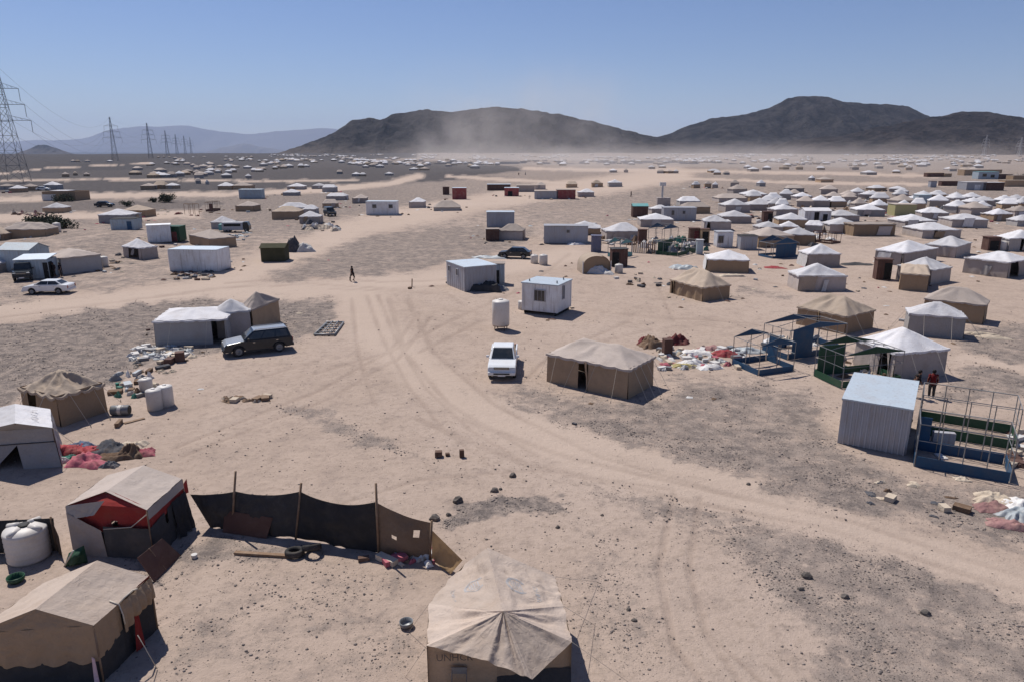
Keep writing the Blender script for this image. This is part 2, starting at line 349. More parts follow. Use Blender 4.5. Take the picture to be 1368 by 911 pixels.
X = (RR * np.sin(AA)).ravel(); Y = (RR * np.cos(AA)).ravel(); Z = hgt(X, Y)
nr, na = RR.shape
front = (np.cos(AA) > .7).ravel()
PX = np.full(X.shape, -999.); PY = np.full(X.shape, 2000.)
zc = Y * CP + CH * SP; ok = front & (zc > 1)
PX[ok] = 684 + F * X[ok] / zc[ok]; PY[ok] = 455.5 - F * (Y[ok] * SP - CH * CP) / zc[ok]
G = gravel_mask(PX, PY)
G[~ok] = .5 * fbm(X[~ok] / 20, Y[~ok] / 20, 3, 2)
TR = track_mask(PX, PY); TR[~ok] = 0
T = np.zeros(X.shape)
for pts, wd in RUTS: T = np.maximum(T, 1 - sst(wd * .4, wd * 1.6, line_d(PX, PY, pts)))
T *= .35 + .65 * vnoise(X / 1.5, Y / 3, 6)
Z = Z - .05 * T * (RR.ravel() < 130)
idx = np.arange(nr * na).reshape(nr, na)
a = idx[:-1, :]; b = np.roll(idx, -1, 1)[:-1, :]; c = np.roll(idx, -1, 1)[1:, :]; d = idx[1:, :]
quads = np.stack([a, d, c, b], -1).reshape(-1, 4)
me = bpy.data.meshes.new('ground')
nv = nr * na
me.vertices.add(nv + 1); co_ = np.empty((nv + 1, 3)); co_[:nv] = np.stack([X, Y, Z], -1); co_[nv] = (0, 0, 0)
me.vertices.foreach_set('co', co_.ravel())
fan = np.stack([np.full(na, nv), idx[0], np.roll(idx[0], -1)], -1)[:, [0, 2, 1]]
loops = np.concatenate([quads.ravel(), fan.ravel()])
me.loops.add(len(loops)); me.loops.foreach_set('vertex_index', loops)
npol = len(quads) + na; me.polygons.add(npol)
st = np.concatenate([np.arange(len(quads)) * 4, len(quads) * 4 + np.arange(na) * 3])
me.polygons.foreach_set('loop_start', st); me.polygons.foreach_set('use_smooth', np.ones(npol, bool))
me.update(calc_edges=True); me.validate()
for nm, arr in (('gravel', G), ('rut', T), ('track', TR)):
    at_ = me.attributes.new(nm, 'FLOAT', 'POINT'); at_.data.foreach_set('value', np.append(arr, 0).astype(np.float32))
gm = bpy.data.materials.new('desert_ground'); t, p = nodes(gm)
geo = N(t, 'NewGeometry'); pos = geo.outputs['Position']
def noise(sc, det=6, ro=.6, vec=pos):
    n = N(t, 'TexNoise'); n.inputs['Scale'].default_value = sc; n.inputs['Detail'].default_value = det; n.inputs['Roughness'].default_value = ro
    t.links.new(vec, n.inputs['Vector']); return n.outputs[0]
ag = N(t, 'Attribute', attribute_name='gravel').outputs['Fac']; ar = N(t, 'Attribute', attribute_name='rut').outputs['Fac']
at_r = N(t, 'Attribute', attribute_name='track').outputs['Fac']; n_big = noise(.05, 5); n_mid = noise(.45, 7, .68); n_sm = noise(2.6, 7, .72); n_fine = noise(14, 5, .7); n_wide = noise(.012, 4)
sand = mixc(t, ramp(t, n_mid, .35, .7), (.40, .312, .255), (.345, .268, .219))
sand = mixc(t, ramp(t, n_big, .4, .65), sand, (.415, .328, .273))
sand = mixc(t, math_(t, 'MULTIPLY', ramp(t, n_sm, .46, .68), .62), sand, (.285, .222, .178))
sand = mixc(t, math_(t, 'MULTIPLY', ramp(t, noise(.9, 6, .7), .5, .7), .45), sand, (.26, .205, .175))
sand = mixc(t, math_(t, 'MULTIPLY', at_r, .75), sand, mixc(t, n_big, (.43, .338, .274), (.47, .375, .312)))
n_gr = noise(1.3, 9, .78)
grav = mixc(t, ramp(t, n_gr, .40, .60), (.125, .108, .102), (.30, .245, .21))
grav = mixc(t, math_(t, 'MULTIPLY', ramp(t, n_fine, .54, .70), .7), grav, (.075, .066, .064))
lava = mixc(t, ramp(t, n_mid, .35, .65), (.042, .040, .045), (.085, .078, .080))
gk = math_(t, 'ADD', ag, math_(t, 'ADD', math_(t, 'MULTIPLY', math_(t, 'SUBTRACT', n_mid, .5), 1.5), math_(t, 'MULTIPLY', math_(t, 'SUBTRACT', n_sm, .5), 1.7)))
gf = math_(t, 'MULTIPLY', ramp(t, gk, .22, .80), .92)
colr = mixc(t, gf, sand, grav)
colr = mixc(t, ramp(t, ag, 1.0, 1.25), colr, lava)
# loose pebbles at three sizes
def pebble(sc, thr, col, c2, dens):
    vo = N(t, 'TexVoronoi'); vo.inputs['Scale'].default_value = sc; t.links.new(pos, vo.inputs['Vector'])
    sp = N(t, 'SeparateColor'); t.links.new(vo.outputs['Color'], sp.inputs[0])
    on = math_(t, 'LESS_THAN', sp.outputs[0], dens); m_ = math_(t, 'MULTIPLY', math_(t, 'SUBTRACT', 1, ramp(t, vo.outputs['Distance'], thr * .7, thr)), on)
    return m_, mixc(t, sp.outputs[1], col, c2)
dens = math_(t, 'ADD', math_(t, 'MULTIPLY', gf, .45), math_(t, 'MULTIPLY', math_(t, 'SUBTRACT', 1, at_r), .04))
hts = []
for sc, thr in ((4.5, .20), (9.5, .30), (21, .33)):
    m_, pc = pebble(sc, thr, (.07, .062, .058), (.2, .165, .14), dens); colr = mixc(t, m_, colr, pc); hts.append((m_, .35 / sc))
colr = mixc(t, math_(t, 'MULTIPLY', ar, .5), colr, (.25, .19, .155))
t.links.new(colr, p.inputs['Base Color']); p.inputs['Roughness'].default_value = .95; p.inputs['Specular IOR Level'].default_value = .06
hh = math_(t, 'ADD', math_(t, 'MULTIPLY', n_sm, .12), math_(t, 'MULTIPLY', n_fine, .035))
for m_, k in hts: hh = math_(t, 'ADD', hh, math_(t, 'MULTIPLY', m_, k))
bp = N(t, 'Bump'); bp.inputs['Strength'].default_value = .75; bp.inputs['Distance'].default_value = 1.0
t.links.new(hh, bp.inputs['Height']); t.links.new(bp.outputs[0], p.inputs['Normal'])
me.materials.append(gm)
tag(inst(me, 'ground'), kind='structure')

# ------------------------------------------------------------------ hills
def hill_mat(name, a, b, base):
    m = bpy.data.materials.new(name); t, p = nodes(m)
    ge = N(t, 'NewGeometry'); n1 = N(t, 'TexNoise', ); n1.inputs['Scale'].default_value = .018; n1.inputs['Detail'].default_value = 9; n1.inputs['Roughness'].default_value = .7
    t.links.new(ge.outputs['Position'], n1.inputs['Vector'])
    c = mixc(t, ramp(t, n1.outputs[0], .36, .66), a, b)
    n2 = N(t, 'TexNoise'); n2.inputs['Scale'].default_value = .09; n2.inputs['Detail'].default_value = 6; t.links.new(ge.outputs['Position'], n2.inputs['Vector'])
    c = mixc(t, math_(t, 'MULTIPLY', ramp(t, n2.outputs[0], .55, .72), .5), c, base)
    sx = N(t, 'SeparateXYZ'); t.links.new(ge.outputs['Position'], sx.inputs[0])      # wind blown sand banked against the foot
    ft = math_(t, 'SUBTRACT', 1, ramp(t, math_(t, 'ADD', sx.outputs[2], math_(t, 'MULTIPLY', n1.outputs[0], -90)), -55, 0))
    c = mixc(t, math_(t, 'MULTIPLY', ft, .55), c, (.14, .115, .10))
    t.links.new(c, p.inputs['Base Color']); p.inputs['Roughness'].default_value = .95; p.inputs['Specular IOR Level'].default_value = .05
    b_ = N(t, 'Bump'); b_.inputs['Strength'].default_value = 1; b_.inputs['Distance'].default_value = 10; t.links.new(n2.outputs[0], b_.inputs['Height']); t.links.new(b_.outputs[0], p.inputs['Normal'])
    return m
def hill(name, D, prof, wfront, wback, m, seed, nx=260, ny=70, rough=1.0, base=-12, label=None):
    """ridge whose skyline, seen from the camp, follows prof; gullied slopes in front and behind"""
    pxs = np.array([q[0] for q in prof], float); pys = np.array([q[1] for q in prof], float)
    qx = np.linspace(pxs[0], pxs[-1], nx); qy = np.interp(qx, pxs, pys)
    kk = np.ones(5) / 5; qy2 = np.convolve(np.pad(qy, 2, 'edge'), kk, 'valid')
    zc_ = D * CP
    vs = []; us = np.linspace(-1, 1, ny)
    for j, u in enumerate(us):
        y = D + (u * wfront if u < 0 else u * wback)
        s = 1 - abs(u)
        for i in range(nx):
            hh_ = zat(qy2[i], D); x0 = (qx[i] - 684) / F * (D * CP - (hh_ - CH) * SP); sl = (s ** 1.15 if u < 0 else s)
            x = x0
            vs.append((x, y, hh_, sl, u))
    A = np.array(vs); x, y, h_, sl, u = A.T
    gul = 1 - np.abs(2 * fbm(x / (wfront * .16) + .6 * fbm(x / 90, y / 90, 2, seed), y / (wfront * .75), 4, seed) - 1) * 1.6
    bump = fbm(x / (wfront * .07), y / (wfront * .09), 4, seed + 5) - .5
    amp = np.clip(1 - sl, 0, 1) * sl * 4
    z = base + (h_ - base) * (sl + amp * rough * (.17 * gul * 1.0 - .085 + .12 * bump))
    z = z + rough * D / 2900 * 19 * (fbm(x / (D * .016), y / (D * .016), 4, seed + 2) - .47) * np.clip((h_ - 14) / 60, 0, 1)
    me = bpy.data.meshes.new(name)
    fs = [(j * nx + i, j * nx + i + 1, (j + 1) * nx + i + 1, (j + 1) * nx + i) for j in range(ny - 1) for i in range(nx - 1)]
    me.from_pydata(np.stack([x, y, z], -1).tolist(), [], fs); me.materials.append(m)
    me.polygons.foreach_set('use_smooth', [True] * len(fs)); me.update()
    o = inst(me, name); tag(o, label, kind='structure'); return o
HM1 = hill_mat('dark_basalt_slope', (.010, .0095, .011), (.046, .040, .039), (.07, .06, .054))
HM2 = hill_mat('brown_basalt_slope', (.010, .0085, .0095), (.042, .035, .034), (.07, .057, .05))
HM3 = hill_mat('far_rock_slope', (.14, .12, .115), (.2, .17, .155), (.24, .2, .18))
hill('hill', 2900, [(365, 207), (385, 204), (400, 198), (430, 185), (452, 176), (460, 168), (468, 161), (490, 159), (512, 158), (530, 152), (545, 150), (562, 146), (585, 149), (610, 147), (640, 143), (680, 142), (720, 147), (740, 151), (760, 154), (800, 163), (840, 176), (870, 182), (900, 186), (960, 204)], 520, 600, HM1, 3, rough=1.2, label='long dark basalt hill with a flat crest behind the dust plume')
hill('hill', 3500, [(830, 200), (860, 186), (895, 180), (908, 173), (920, 168), (950, 159), (1000, 152), (1030, 144), (1050, 133), (1068, 127), (1100, 129), (1130, 138), (1150, 139), (1190, 138), (1215, 144), (1240, 156), (1262, 172), (1300, 195), (1330, 206)], 700, 700, HM1, 8, rough=1.0, label='tall dark hill with a pointed summit right of centre')
hill('hill', 2250, [(985, 210), (1030, 200), (1060, 188), (1100, 183), (1130, 182), (1160, 173), (1220, 162), (1250, 155), (1290, 149), (1320, 149), (1368, 158), (1430, 170), (1500, 185), (1600, 206)], 520, 560, HM2, 13, rough=1.0, label='brown black rounded hill standing in front at the right')
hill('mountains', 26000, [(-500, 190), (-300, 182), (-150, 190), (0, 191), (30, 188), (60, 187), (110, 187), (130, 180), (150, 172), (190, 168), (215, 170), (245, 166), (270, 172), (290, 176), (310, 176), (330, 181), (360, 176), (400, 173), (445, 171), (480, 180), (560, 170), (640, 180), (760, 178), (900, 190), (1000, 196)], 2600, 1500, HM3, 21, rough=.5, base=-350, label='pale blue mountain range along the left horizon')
hill('hill', 7500, [(20, 206), (38, 200), (50, 194), (60, 193), (72, 197), (95, 206)], 230, 230, HM1, 31, nx=60, ny=30, base=-60, label='small dark cone hill in front of the pale mountains')
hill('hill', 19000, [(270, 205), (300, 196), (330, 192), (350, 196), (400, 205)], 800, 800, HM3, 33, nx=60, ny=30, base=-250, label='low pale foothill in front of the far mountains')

# ------------------------------------------------------------------ air and dust
def vol(name, col, dens, aniso=.2, fn=None):
    m = bpy.data.materials.new(name); m.use_nodes = True; t = m.node_tree
    t.nodes.remove(t.nodes['Principled BSDF'])
    v = t.nodes.new('ShaderNodeVolumePrincipled'); v.inputs['Color'].default_value = (*col, 1); v.inputs['Density'].default_value = dens; v.inputs['Anisotropy'].default_value = aniso
    t.links.new(v.outputs[0], t.nodes['Material Output'].inputs['Volume'])
    if fn: t.links.new(fn(t), v.inputs['Density'])
    return m
hz = MB().box((0, 13900, 460), (62000, 29000, 1120)).build('haze', vol('haze_air', (.53, .665, .93), 3.4e-5, .1))
tag(hz, 'thin pale dusty air over the whole plain', kind='stuff')
def plume_density(dmax, sc, lean):
    def fn(t):
        tc = N(t, 'TexCoord'); sx = N(t, 'SeparateXYZ'); t.links.new(tc.outputs['Generated'], sx.inputs[0])
        ns = N(t, 'TexNoise'); ns.inputs['Scale'].default_value = sc; ns.inputs['Detail'].default_value = 4; ns.inputs['Roughness'].default_value = .55
        t.links.new(tc.outputs['Object'], ns.inputs['Vector'])
        fz = math_(t, 'POWER', math_(t, 'SUBTRACT', 1, sx.outputs[2]), 1.3)
        def edge(s): return math_(t, 'MULTIPLY', ramp(t, s, 0, .35), math_(t, 'SUBTRACT', 1, ramp(t, s, .6, 1)))
        f = math_(t, 'MULTIPLY', math_(t, 'MULTIPLY', edge(sx.outputs[0]), edge(sx.outputs[1])), fz)
        f = math_(t, 'MULTIPLY', f, ramp(t, ns.outputs[0], .38, .68))
        return math_(t, 'MULTIPLY', f, dmax)
    return fn
pc = at(690, 213)
for nm, c, d, dm, sc, lb in (('dust_cloud', (260, 880, 13), (1200, 1100, 26), .0014, .006, 'wide low veil of mauve dust over the far plain'),
                             ('dust_cloud', (12, 900, 62), (330, 260, 124), .0085, .016, 'pale dust plume blowing up before the long dark hill'),
                             ('dust_cloud', (150, 620, 9), (520, 560, 18), .005, .012, 'low veil of dust drifting over the middle of the plain'),
                             ('dust_cloud', (-95, 1050, 36), (110, 160, 72), .009, .02, 'thin wisp of dust left of the main plume'),
                             ('dust_cloud', (330, 1150, 16), (360, 360, 34), .004, .014, 'dust haze at the foot of the right hills')):
    v = (MB().box((0, 0, 0), d)).build(nm, vol(nm, (.86, .80, .76), dm, .2, plume_density(dm, sc, 0)))
    v.location = c; tag(v, lb, kind='stuff')
# ------------------------------------------------------------------ tents
def tent_roof(w, d, he, hp, ridge=.25, n=14, seed=0, over=.09, sag=1.18, scal=.06, ties=3, val=.14, dip=.0, axis=0, amp=.05, skew=0):
    """hip roof cloth hung from one or two poles: concave slopes, folds that fan out from the peak, scalloped eave with a hanging hem"""
    mb = MB(); n = int(n * 1.5); n2 = n // 2; us = [i / n2 - 1 for i in range(2 * n2 + 1)]; rs = random.Random(seed); ph = rs.random() * 9
    def z(u, v):
        a, b = (u, v) if axis == 0 else (v, u)
        e = max(abs(b), (abs(a - skew) - ridge) / (1 - ridge - abs(skew) * .5)); e = min(1, max(0, e))
        f = (1 - e) ** sag
        th_ = math.atan2(v, u)
        fold = amp * math.sin(th_ * 7 + ph + 2.5 * float(vnoise(th_ * 2 + 20, seed))) * 4 * e * (1 - e) + amp * .9 * (float(fbm(u * 3 + seed, v * 3, 3, seed)) - .47) + (amp * .7 * (.5 - abs(2 * float(vnoise(u * 5 + seed, v * 5 + 2 * u, 3)) - 1)) * min(1, 3 * (1 - e)) if n > 12 else 0)
        if abs(a) < ridge: f -= dip * math.cos(a / ridge * math.pi / 2) * (1 - e)
        s = u if abs(v) > abs(u) else v
        sc = scal * abs(math.sin(math.pi * ties * (s + 1) / 2)) * e ** 5
        return he + (hp - he) * f + fold - sc
    W, D = w / 2 + over, d / 2 + over
    vs = [(u * W, v * D, z(u, v)) for v in us for u in us]; m = len(us)
    fs = [(j * m + i, j * m + i + 1, (j + 1) * m + i + 1, (j + 1) * m + i) for j in range(m - 1) for i in range(m - 1)]
    mb.add(vs, fs)
    ring = [i for i in range(m)] + [j * m + m - 1 for j in range(1, m)] + [(m - 1) * m + i for i in range(m - 2, -1, -1)] + [j * m for j in range(m - 2, 0, -1)]
    vv = []; L = len(ring)
    for k, i in enumerate(ring):
        x, y, zz = vs[i]; vv += [(x, y, zz), (x * 1.004, y * 1.004, zz - val * (.75 + .5 * rs.random()))]
    mb.add(vv, [(2 * k, 2 * ((k + 1) % L), 2 * ((k + 1) % L) + 1, 2 * k + 1) for k in range(L)])
    return mb
def tent_wall(w, d, he, seed=0, door=None, step=.35, lean=.04, amp=.05, ks=4, flare=.05):
    """canvas wall hung round the frame; door = (side, from, to) leaves a real gap"""
    mb = MB(); cs = [(-w / 2, -d / 2), (w / 2, -d / 2), (w / 2, d / 2), (-w / 2, d / 2)]
    for s in range(4):
        x0, y0 = cs[s]; x1, y1 = cs[(s + 1) % 4]; L = math.hypot(x1 - x0, y1 - y0); n = max(3, int(L / step)); nx, ny = (y1 - y0) / L, -(x1 - x0) / L
        cols = [i / n for i in range(n + 1)]
        dr = door if door and door[0] == s else None
        if dr:
            cols = sorted(set([c for c in cols if not dr[1] + .001 < c < dr[2] - .001] + [dr[1], dr[2]]))
        def P(f, j):
            h = j / ks; e = min(1, 6 * f * (1 - f) ) if 0 < f < 1 else 0
            o = amp * 2 * (float(fbm(f * L * 1.3 + s * 7 + seed, h * 1.2 + seed, 3, s)) - .47) * e * (1.1 - h * .5) + flare * (1 - h) - lean * h * e
            o += amp * .5 * math.sin(f * L * 5 + seed) * e * (1 - .6 * h)
            return (x0 + (x1 - x0) * f + nx * o, y0 + (y1 - y0) * f + ny * o, he * h - .04 * (j == 0))
        for q in range(len(cols) - 1):
            if dr and abs(cols[q] - dr[1]) < 1e-6: continue
            mb.add([P(cols[q + (k > 0)], j) for j in range(ks + 1) for k in (0, 1)], [(2 * j, 2 * j + 1, 2 * j + 3, 2 * j + 2) for j in range(ks)])
    return mb
def side_pt(w, d, s, f, out=0.0):
    cs = [(-w / 2, -d / 2), (w / 2, -d / 2), (w / 2, d / 2), (-w / 2, d / 2)]; x0, y0 = cs[s]; x1, y1 = cs[(s + 1) % 4]; L = math.hypot(x1 - x0, y1 - y0)
    return Vector((x0 + (x1 - x0) * f + (y1 - y0) / L * out, y0 + (y1 - y0) * f - (x1 - x0) / L * out, 0))
def put_tent(c, yaw, w, d, hp, he, roof, wall, label, seed=None, n=12, ridge=.2, door=None, flap=True, ropes=0, group=None, name='tent', patch=None, **kw):
    seed = rnd.randrange(1000) if seed is None else seed
    r = thing(name, label, 'tent', (c.x, c.y, H(c.x, c.y)), yaw, group)
    if ridge < .35 and n <= 18: kw.setdefault('skew', rnd.uniform(-.16, .16)); kw.setdefault('axis', rnd.choice((0, 0, 1)))
    if n <= 16 and not patch and rnd.random() < .6:
        f = rnd.uniform(.08, .6); patch = [(rnd.choice((0, 0, 1)), f, f + rnd.uniform(.12, .34), rnd.uniform(0, .5), he * rnd.uniform(.75, 1.0), rnd.choice(('white', 'taupe', 'grey', 'cream', 'brownwall', 'whitecloth')))]
    wk = {k: kw.pop(k) for k in ('lean', 'amp', 'flare') if k in kw}
    ra = kw.pop('ramp', .05)
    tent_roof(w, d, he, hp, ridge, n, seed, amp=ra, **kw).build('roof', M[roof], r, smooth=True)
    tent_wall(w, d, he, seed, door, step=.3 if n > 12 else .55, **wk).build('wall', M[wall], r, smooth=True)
    if door and flap:
        s, f0, f1 = door; a_ = side_pt(w, d, s, f1, .06); b_ = side_pt(w, d, s, f1 - (f1 - f0) * .35, .10)
        top = he * .95
        MB().grid(lambda u, v: Vector((a_.x + (b_.x - a_.x) * (1 - u) * (v ** 1.5), a_.y + (b_.y - a_.y) * (1 - u) * (v ** 1.5), .03 + top * v)) + Vector((.05 * math.sin(9 * u + 3 * v), -.05 * u, 0)), 4, 5).build('door_flap', M[wall], r, smooth=True)
    if ropes:
        for s in range(4):
            for k in range(ropes):
                f = (k + .5) / ropes if ropes > 1 else .5
                a_ = side_pt(w, d, s, f, .12); b_ = side_pt(w, d, s, f + .04 * rnd.uniform(-1, 1), 1.0 + rnd.random() * .5)
                MB().tube([(a_.x, a_.y, he * .97), (b_.x, b_.y, .0)], .012, 3).build('guy_rope', M['rope'], r)
                MB().tube([(b_.x, b_.y, -.05), (b_.x * 1.005, b_.y * 1.005, .16)], .018, 4).build('peg', M['steel'], r)
    for pt in (patch or []):     # a loose cloth hanging over the wall: (side, from, to, low, high, material)
        s, f0, f1, z0, z1, mm = pt
        def fn(u, v):
            q = side_pt(w, d, s, f0 + (f1 - f0) * u + (v - .5) * .06, .12 + .05 * math.sin(u * 9 + v * 4) + (1 - v) * .12); q.z = z0 + (z1 - z0) * v; return q
        MB().grid(fn, 6, 5).build('canvas_patch', M[mm], r, smooth=True)
    return r
def corners(A, B, C):
    a, b, c = (at(*q) for q in (A, B, C)); w = (b - a).length; yaw = math.atan2(b.y - a.y, b.x - a.x)
    nrm = Vector((-math.sin(yaw), math.cos(yaw), 0)); d = max(abs((c - b).dot(nrm)), .55 * w)
    ctr = (a + b) / 2 + nrm * d / 2
    return ctr, yaw, w, d
def tent3(A, B, C, peak, label, roof='white', wall='taupe', he=None, **kw):
    """tent from the three foot corners the photo shows: left, near, right"""
    ctr, yaw, w, d = corners(A, B, C)
    if 'dd' in kw:
        d2 = kw.pop('dd'); nrm = Vector((-math.sin(yaw), math.cos(yaw), 0)); ctr += nrm * (d2 - d) / 2; d = d2
    hp = min(max(zat(peak, ctr.y), 2.3), 4.2); he = he or hp * .62
    return put_tent(ctr, yaw, w, d, hp, he, roof, wall, label, **kw)
def tentb(x0, x1, yb, yt, label, roof='white', wall='taupe', yaw=None, r=.85, he=None, hmax=4.0, **kw):
    """tent from its span in the photo"""
    cx = (x0 + x1) / 2; p = at(cx, yb); zc_ = p.y * CP + CH * SP
    yaw = rnd.uniform(-.5, .5) if yaw is None else R(yaw)
    cy, sy = abs(math.cos(yaw)), abs(math.sin(yaw))
    for _ in range(3):
        V = (x1 - x0) * zc_ / F; w = max(1.2, V / (cy + r * sy) - .26); d = r * w; ext = w * sy + d * cy; zc_ = (p.y + ext / 2) * CP + CH * SP
    c = Vector((p.x * (p.y + ext / 2) / p.y, p.y + ext / 2, 0))
    hp = min(max(zat(yt, c.y), 2.0), hmax); he = he or hp * rnd.uniform(.56, .66)
    return put_tent(c, yaw, w, d, hp, he, roof, wall, label, **kw)
# near and middle distance, one by one
RG = 'white roofed tents in the right hand cluster'
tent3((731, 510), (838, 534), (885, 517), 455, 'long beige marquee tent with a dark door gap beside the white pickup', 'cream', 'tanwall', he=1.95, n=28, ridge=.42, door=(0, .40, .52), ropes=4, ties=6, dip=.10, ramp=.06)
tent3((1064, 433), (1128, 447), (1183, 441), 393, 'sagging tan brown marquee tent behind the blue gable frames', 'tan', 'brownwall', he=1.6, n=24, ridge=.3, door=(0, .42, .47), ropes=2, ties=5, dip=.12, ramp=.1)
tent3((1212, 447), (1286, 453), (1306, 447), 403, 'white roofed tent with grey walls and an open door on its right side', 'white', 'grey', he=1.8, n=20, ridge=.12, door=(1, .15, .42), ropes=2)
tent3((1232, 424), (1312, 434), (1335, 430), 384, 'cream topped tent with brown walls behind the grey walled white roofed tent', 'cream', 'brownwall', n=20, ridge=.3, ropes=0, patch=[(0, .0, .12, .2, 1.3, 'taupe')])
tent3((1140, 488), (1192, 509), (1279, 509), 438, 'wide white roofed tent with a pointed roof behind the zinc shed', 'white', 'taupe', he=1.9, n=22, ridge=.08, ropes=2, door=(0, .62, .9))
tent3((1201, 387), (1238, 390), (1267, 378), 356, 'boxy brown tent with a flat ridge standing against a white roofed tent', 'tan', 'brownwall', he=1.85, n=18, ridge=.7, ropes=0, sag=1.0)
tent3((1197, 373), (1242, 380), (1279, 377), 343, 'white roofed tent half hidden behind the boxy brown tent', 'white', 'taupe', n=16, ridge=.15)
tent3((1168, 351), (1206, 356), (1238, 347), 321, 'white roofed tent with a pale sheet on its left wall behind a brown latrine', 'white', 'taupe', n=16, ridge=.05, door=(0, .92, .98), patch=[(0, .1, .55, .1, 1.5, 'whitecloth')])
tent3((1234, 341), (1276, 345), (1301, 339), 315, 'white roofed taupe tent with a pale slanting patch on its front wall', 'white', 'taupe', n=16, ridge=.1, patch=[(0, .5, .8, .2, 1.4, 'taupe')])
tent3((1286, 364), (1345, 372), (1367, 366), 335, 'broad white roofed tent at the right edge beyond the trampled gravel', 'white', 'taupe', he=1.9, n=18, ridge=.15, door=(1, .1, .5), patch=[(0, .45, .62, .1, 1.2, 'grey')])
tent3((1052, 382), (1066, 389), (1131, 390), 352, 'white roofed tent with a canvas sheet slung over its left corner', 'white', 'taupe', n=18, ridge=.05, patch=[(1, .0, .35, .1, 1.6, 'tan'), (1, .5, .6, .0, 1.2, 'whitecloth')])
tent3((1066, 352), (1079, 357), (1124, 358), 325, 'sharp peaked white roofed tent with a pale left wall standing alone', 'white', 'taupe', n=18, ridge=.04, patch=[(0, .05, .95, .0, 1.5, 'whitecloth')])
tentb(1214, 1271, 319, 297, 'white roofed tent with a black doorway in its brown front wall', 'white', 'taupe', yaw=4, door=(0, .3, .46), n=14, ridge=.25)
tentb(1260, 1309, 305, 286, 'white roofed tent with a shiny plastic sheet hanging over its eave', 'white', 'taupe', yaw=-5, n=14, patch=[(0, .3, .6, .2, 1.8, 'whitecloth')], ridge=.2)
tentb(1192, 1242, 306, 287, 'white roofed tent whose front wall is hung with pale plastic', 'white', 'taupe', yaw=6, n=14, door=(0, .42, .52), patch=[(0, .05, .38, .1, 1.6, 'whitecloth')])
tentb(1224, 1263, 296, 277, 'white roofed tent right behind the tent hung with pale plastic', 'white', 'taupe', yaw=-12, n=12, ridge=.2)
tentb(1314, 1346, 296, 279, 'small brown walled tent with a white peak and a yellow door post', 'white', 'tanwall', yaw=8, n=12)
tentb(1346, 1376, 290, 275, 'taupe tent carrying a blue bundle on its roof edge', 'cream', 'taupe', yaw=0, n=10)
tentb(1350, 1378, 303, 287, 'pale tent cut by the right edge of the picture', 'white', 'grey', yaw=0, n=10)
tentb(1334, 1380, 336, 307, 'white roofed tent at the right edge with a water tank before it', 'white', 'grey', yaw=-4, n=14, door=(0, .35, .55))
tentb(1138, 1177, 290, 273, 'white roofed tent with a tall dark doorway left of the yellow tent', 'white', 'grey', yaw=-6, n=12, door=(0, .28, .42), ridge=.15)
tentb(1103, 1142, 297, 281, 'white roofed tent above the long brown walled tent', 'white', 'taupe', yaw=5, n=12)
tentb(1100, 1143, 313, 291, 'white roofed tent joined to the long brown walled tent', 'white', 'taupe', yaw=-3, n=12, ridge=.3)
tentb(1130, 1189, 316, 298, 'long low brown tent with a flat cream roof', 'cream', 'brownwall', yaw=3, r=.5, n=14, ridge=.75, he=2.1, hmax=2.7, sag=1)
tentb(1027, 1062, 289, 273, 'white roofed tent topmost of the packed row left of the twin door cabin', 'white', 'taupe', yaw=8, n=12)
tentb(1034, 1076, 306, 285, 'white roofed tent in the packed row with a low rounded peak', 'white', 'tanwall', yaw=-8, n=12)
tentb(1008, 1042, 313, 297, 'low white roofed tent at the left of the packed row', 'white', 'taupe', yaw=3, n=10)
tentb(1036, 1068, 313, 296, 'white roofed tent with a tan right wall in the packed row', 'white', 'tanwall', yaw=-14, n=10)
tentb(996, 1054, 331, 304, 'tan topped tent with orange brown walls behind the blue gabled frame', 'cream', 'brownwall', yaw=10, n=14, ridge=.2)
tentb(1040, 1089, 329, 304, 'white peaked tent with a brown right wall behind the sharp peaked tent', 'white', 'brownwall', yaw=-15, n=14, ridge=.1)
tentb(1072, 1101, 312, 298, 'small slumped white canvas shelter beside the packed row', 'white', 'grey', yaw=-25, n=10, ridge=.6)
tentb(962, 998, 285, 266, 'white roofed tent at the back of the trio right of the grey kiosk', 'white', 'taupe', yaw=4, n=12)
tentb(960, 1000, 299, 281, 'white roofed tent in the middle of the trio right of the grey kiosk', 'white', 'taupe', yaw=-2, n=12)
tentb(936, 976, 309, 288, 'white roofed tent with torn cloth at its open left corner', 'white', 'taupe', yaw=-8, n=14, door=(0, .1, .24), patch=[(0, .02, .1, .1, 1.6, 'whitecloth')], ridge=.1)
tentb(996, 1031, 282, 266, 'flat peaked white tent beside the tent with a red cloth', 'white', 'taupe', yaw=0, n=10)
tentb(954, 994, 272, 260, 'low flat cream roofed tent at the back of the trio', 'cream', 'taupe', yaw=2, n=10, ridge=.6)
tentb(990, 1022, 269, 255, 'white roofed tent with a red cloth on its wall', 'white', 'taupe', yaw=0, n=10, patch=[(0, .25, .75, .2, 1.5, 'red')])
tentb(852, 898, 304, 285, 'white roofed tent just left of the grey sheet kiosk', 'white', 'taupe', yaw=-3, n=14, ridge=.15)
tentb(866, 893, 287, 274, 'small white tent tucked behind the grey sheet kiosk', 'white', 'taupe', yaw=5, n=10)
tentb(905, 933, 278, 263, 'flat white roofed tent at the back of the kiosk group', 'white', 'grey', yaw=0, n=10, ridge=.6)
tentb(909, 945, 286, 271, 'dark shaded tent behind the grey sheet kiosk', 'cream', 'brownwall', yaw=0, n=10, ridge=.6)
tentb(757, 804, 315, 296, 'white roofed tent standing behind the long grey container', 'white', 'tanwall', yaw=-6, n=14, ridge=.25)
tentb(804, 853, 322, 298, 'white roofed tent with clutter piled against its front right of the long container', 'white', 'taupe', yaw=4, n=14, ridge=.2)
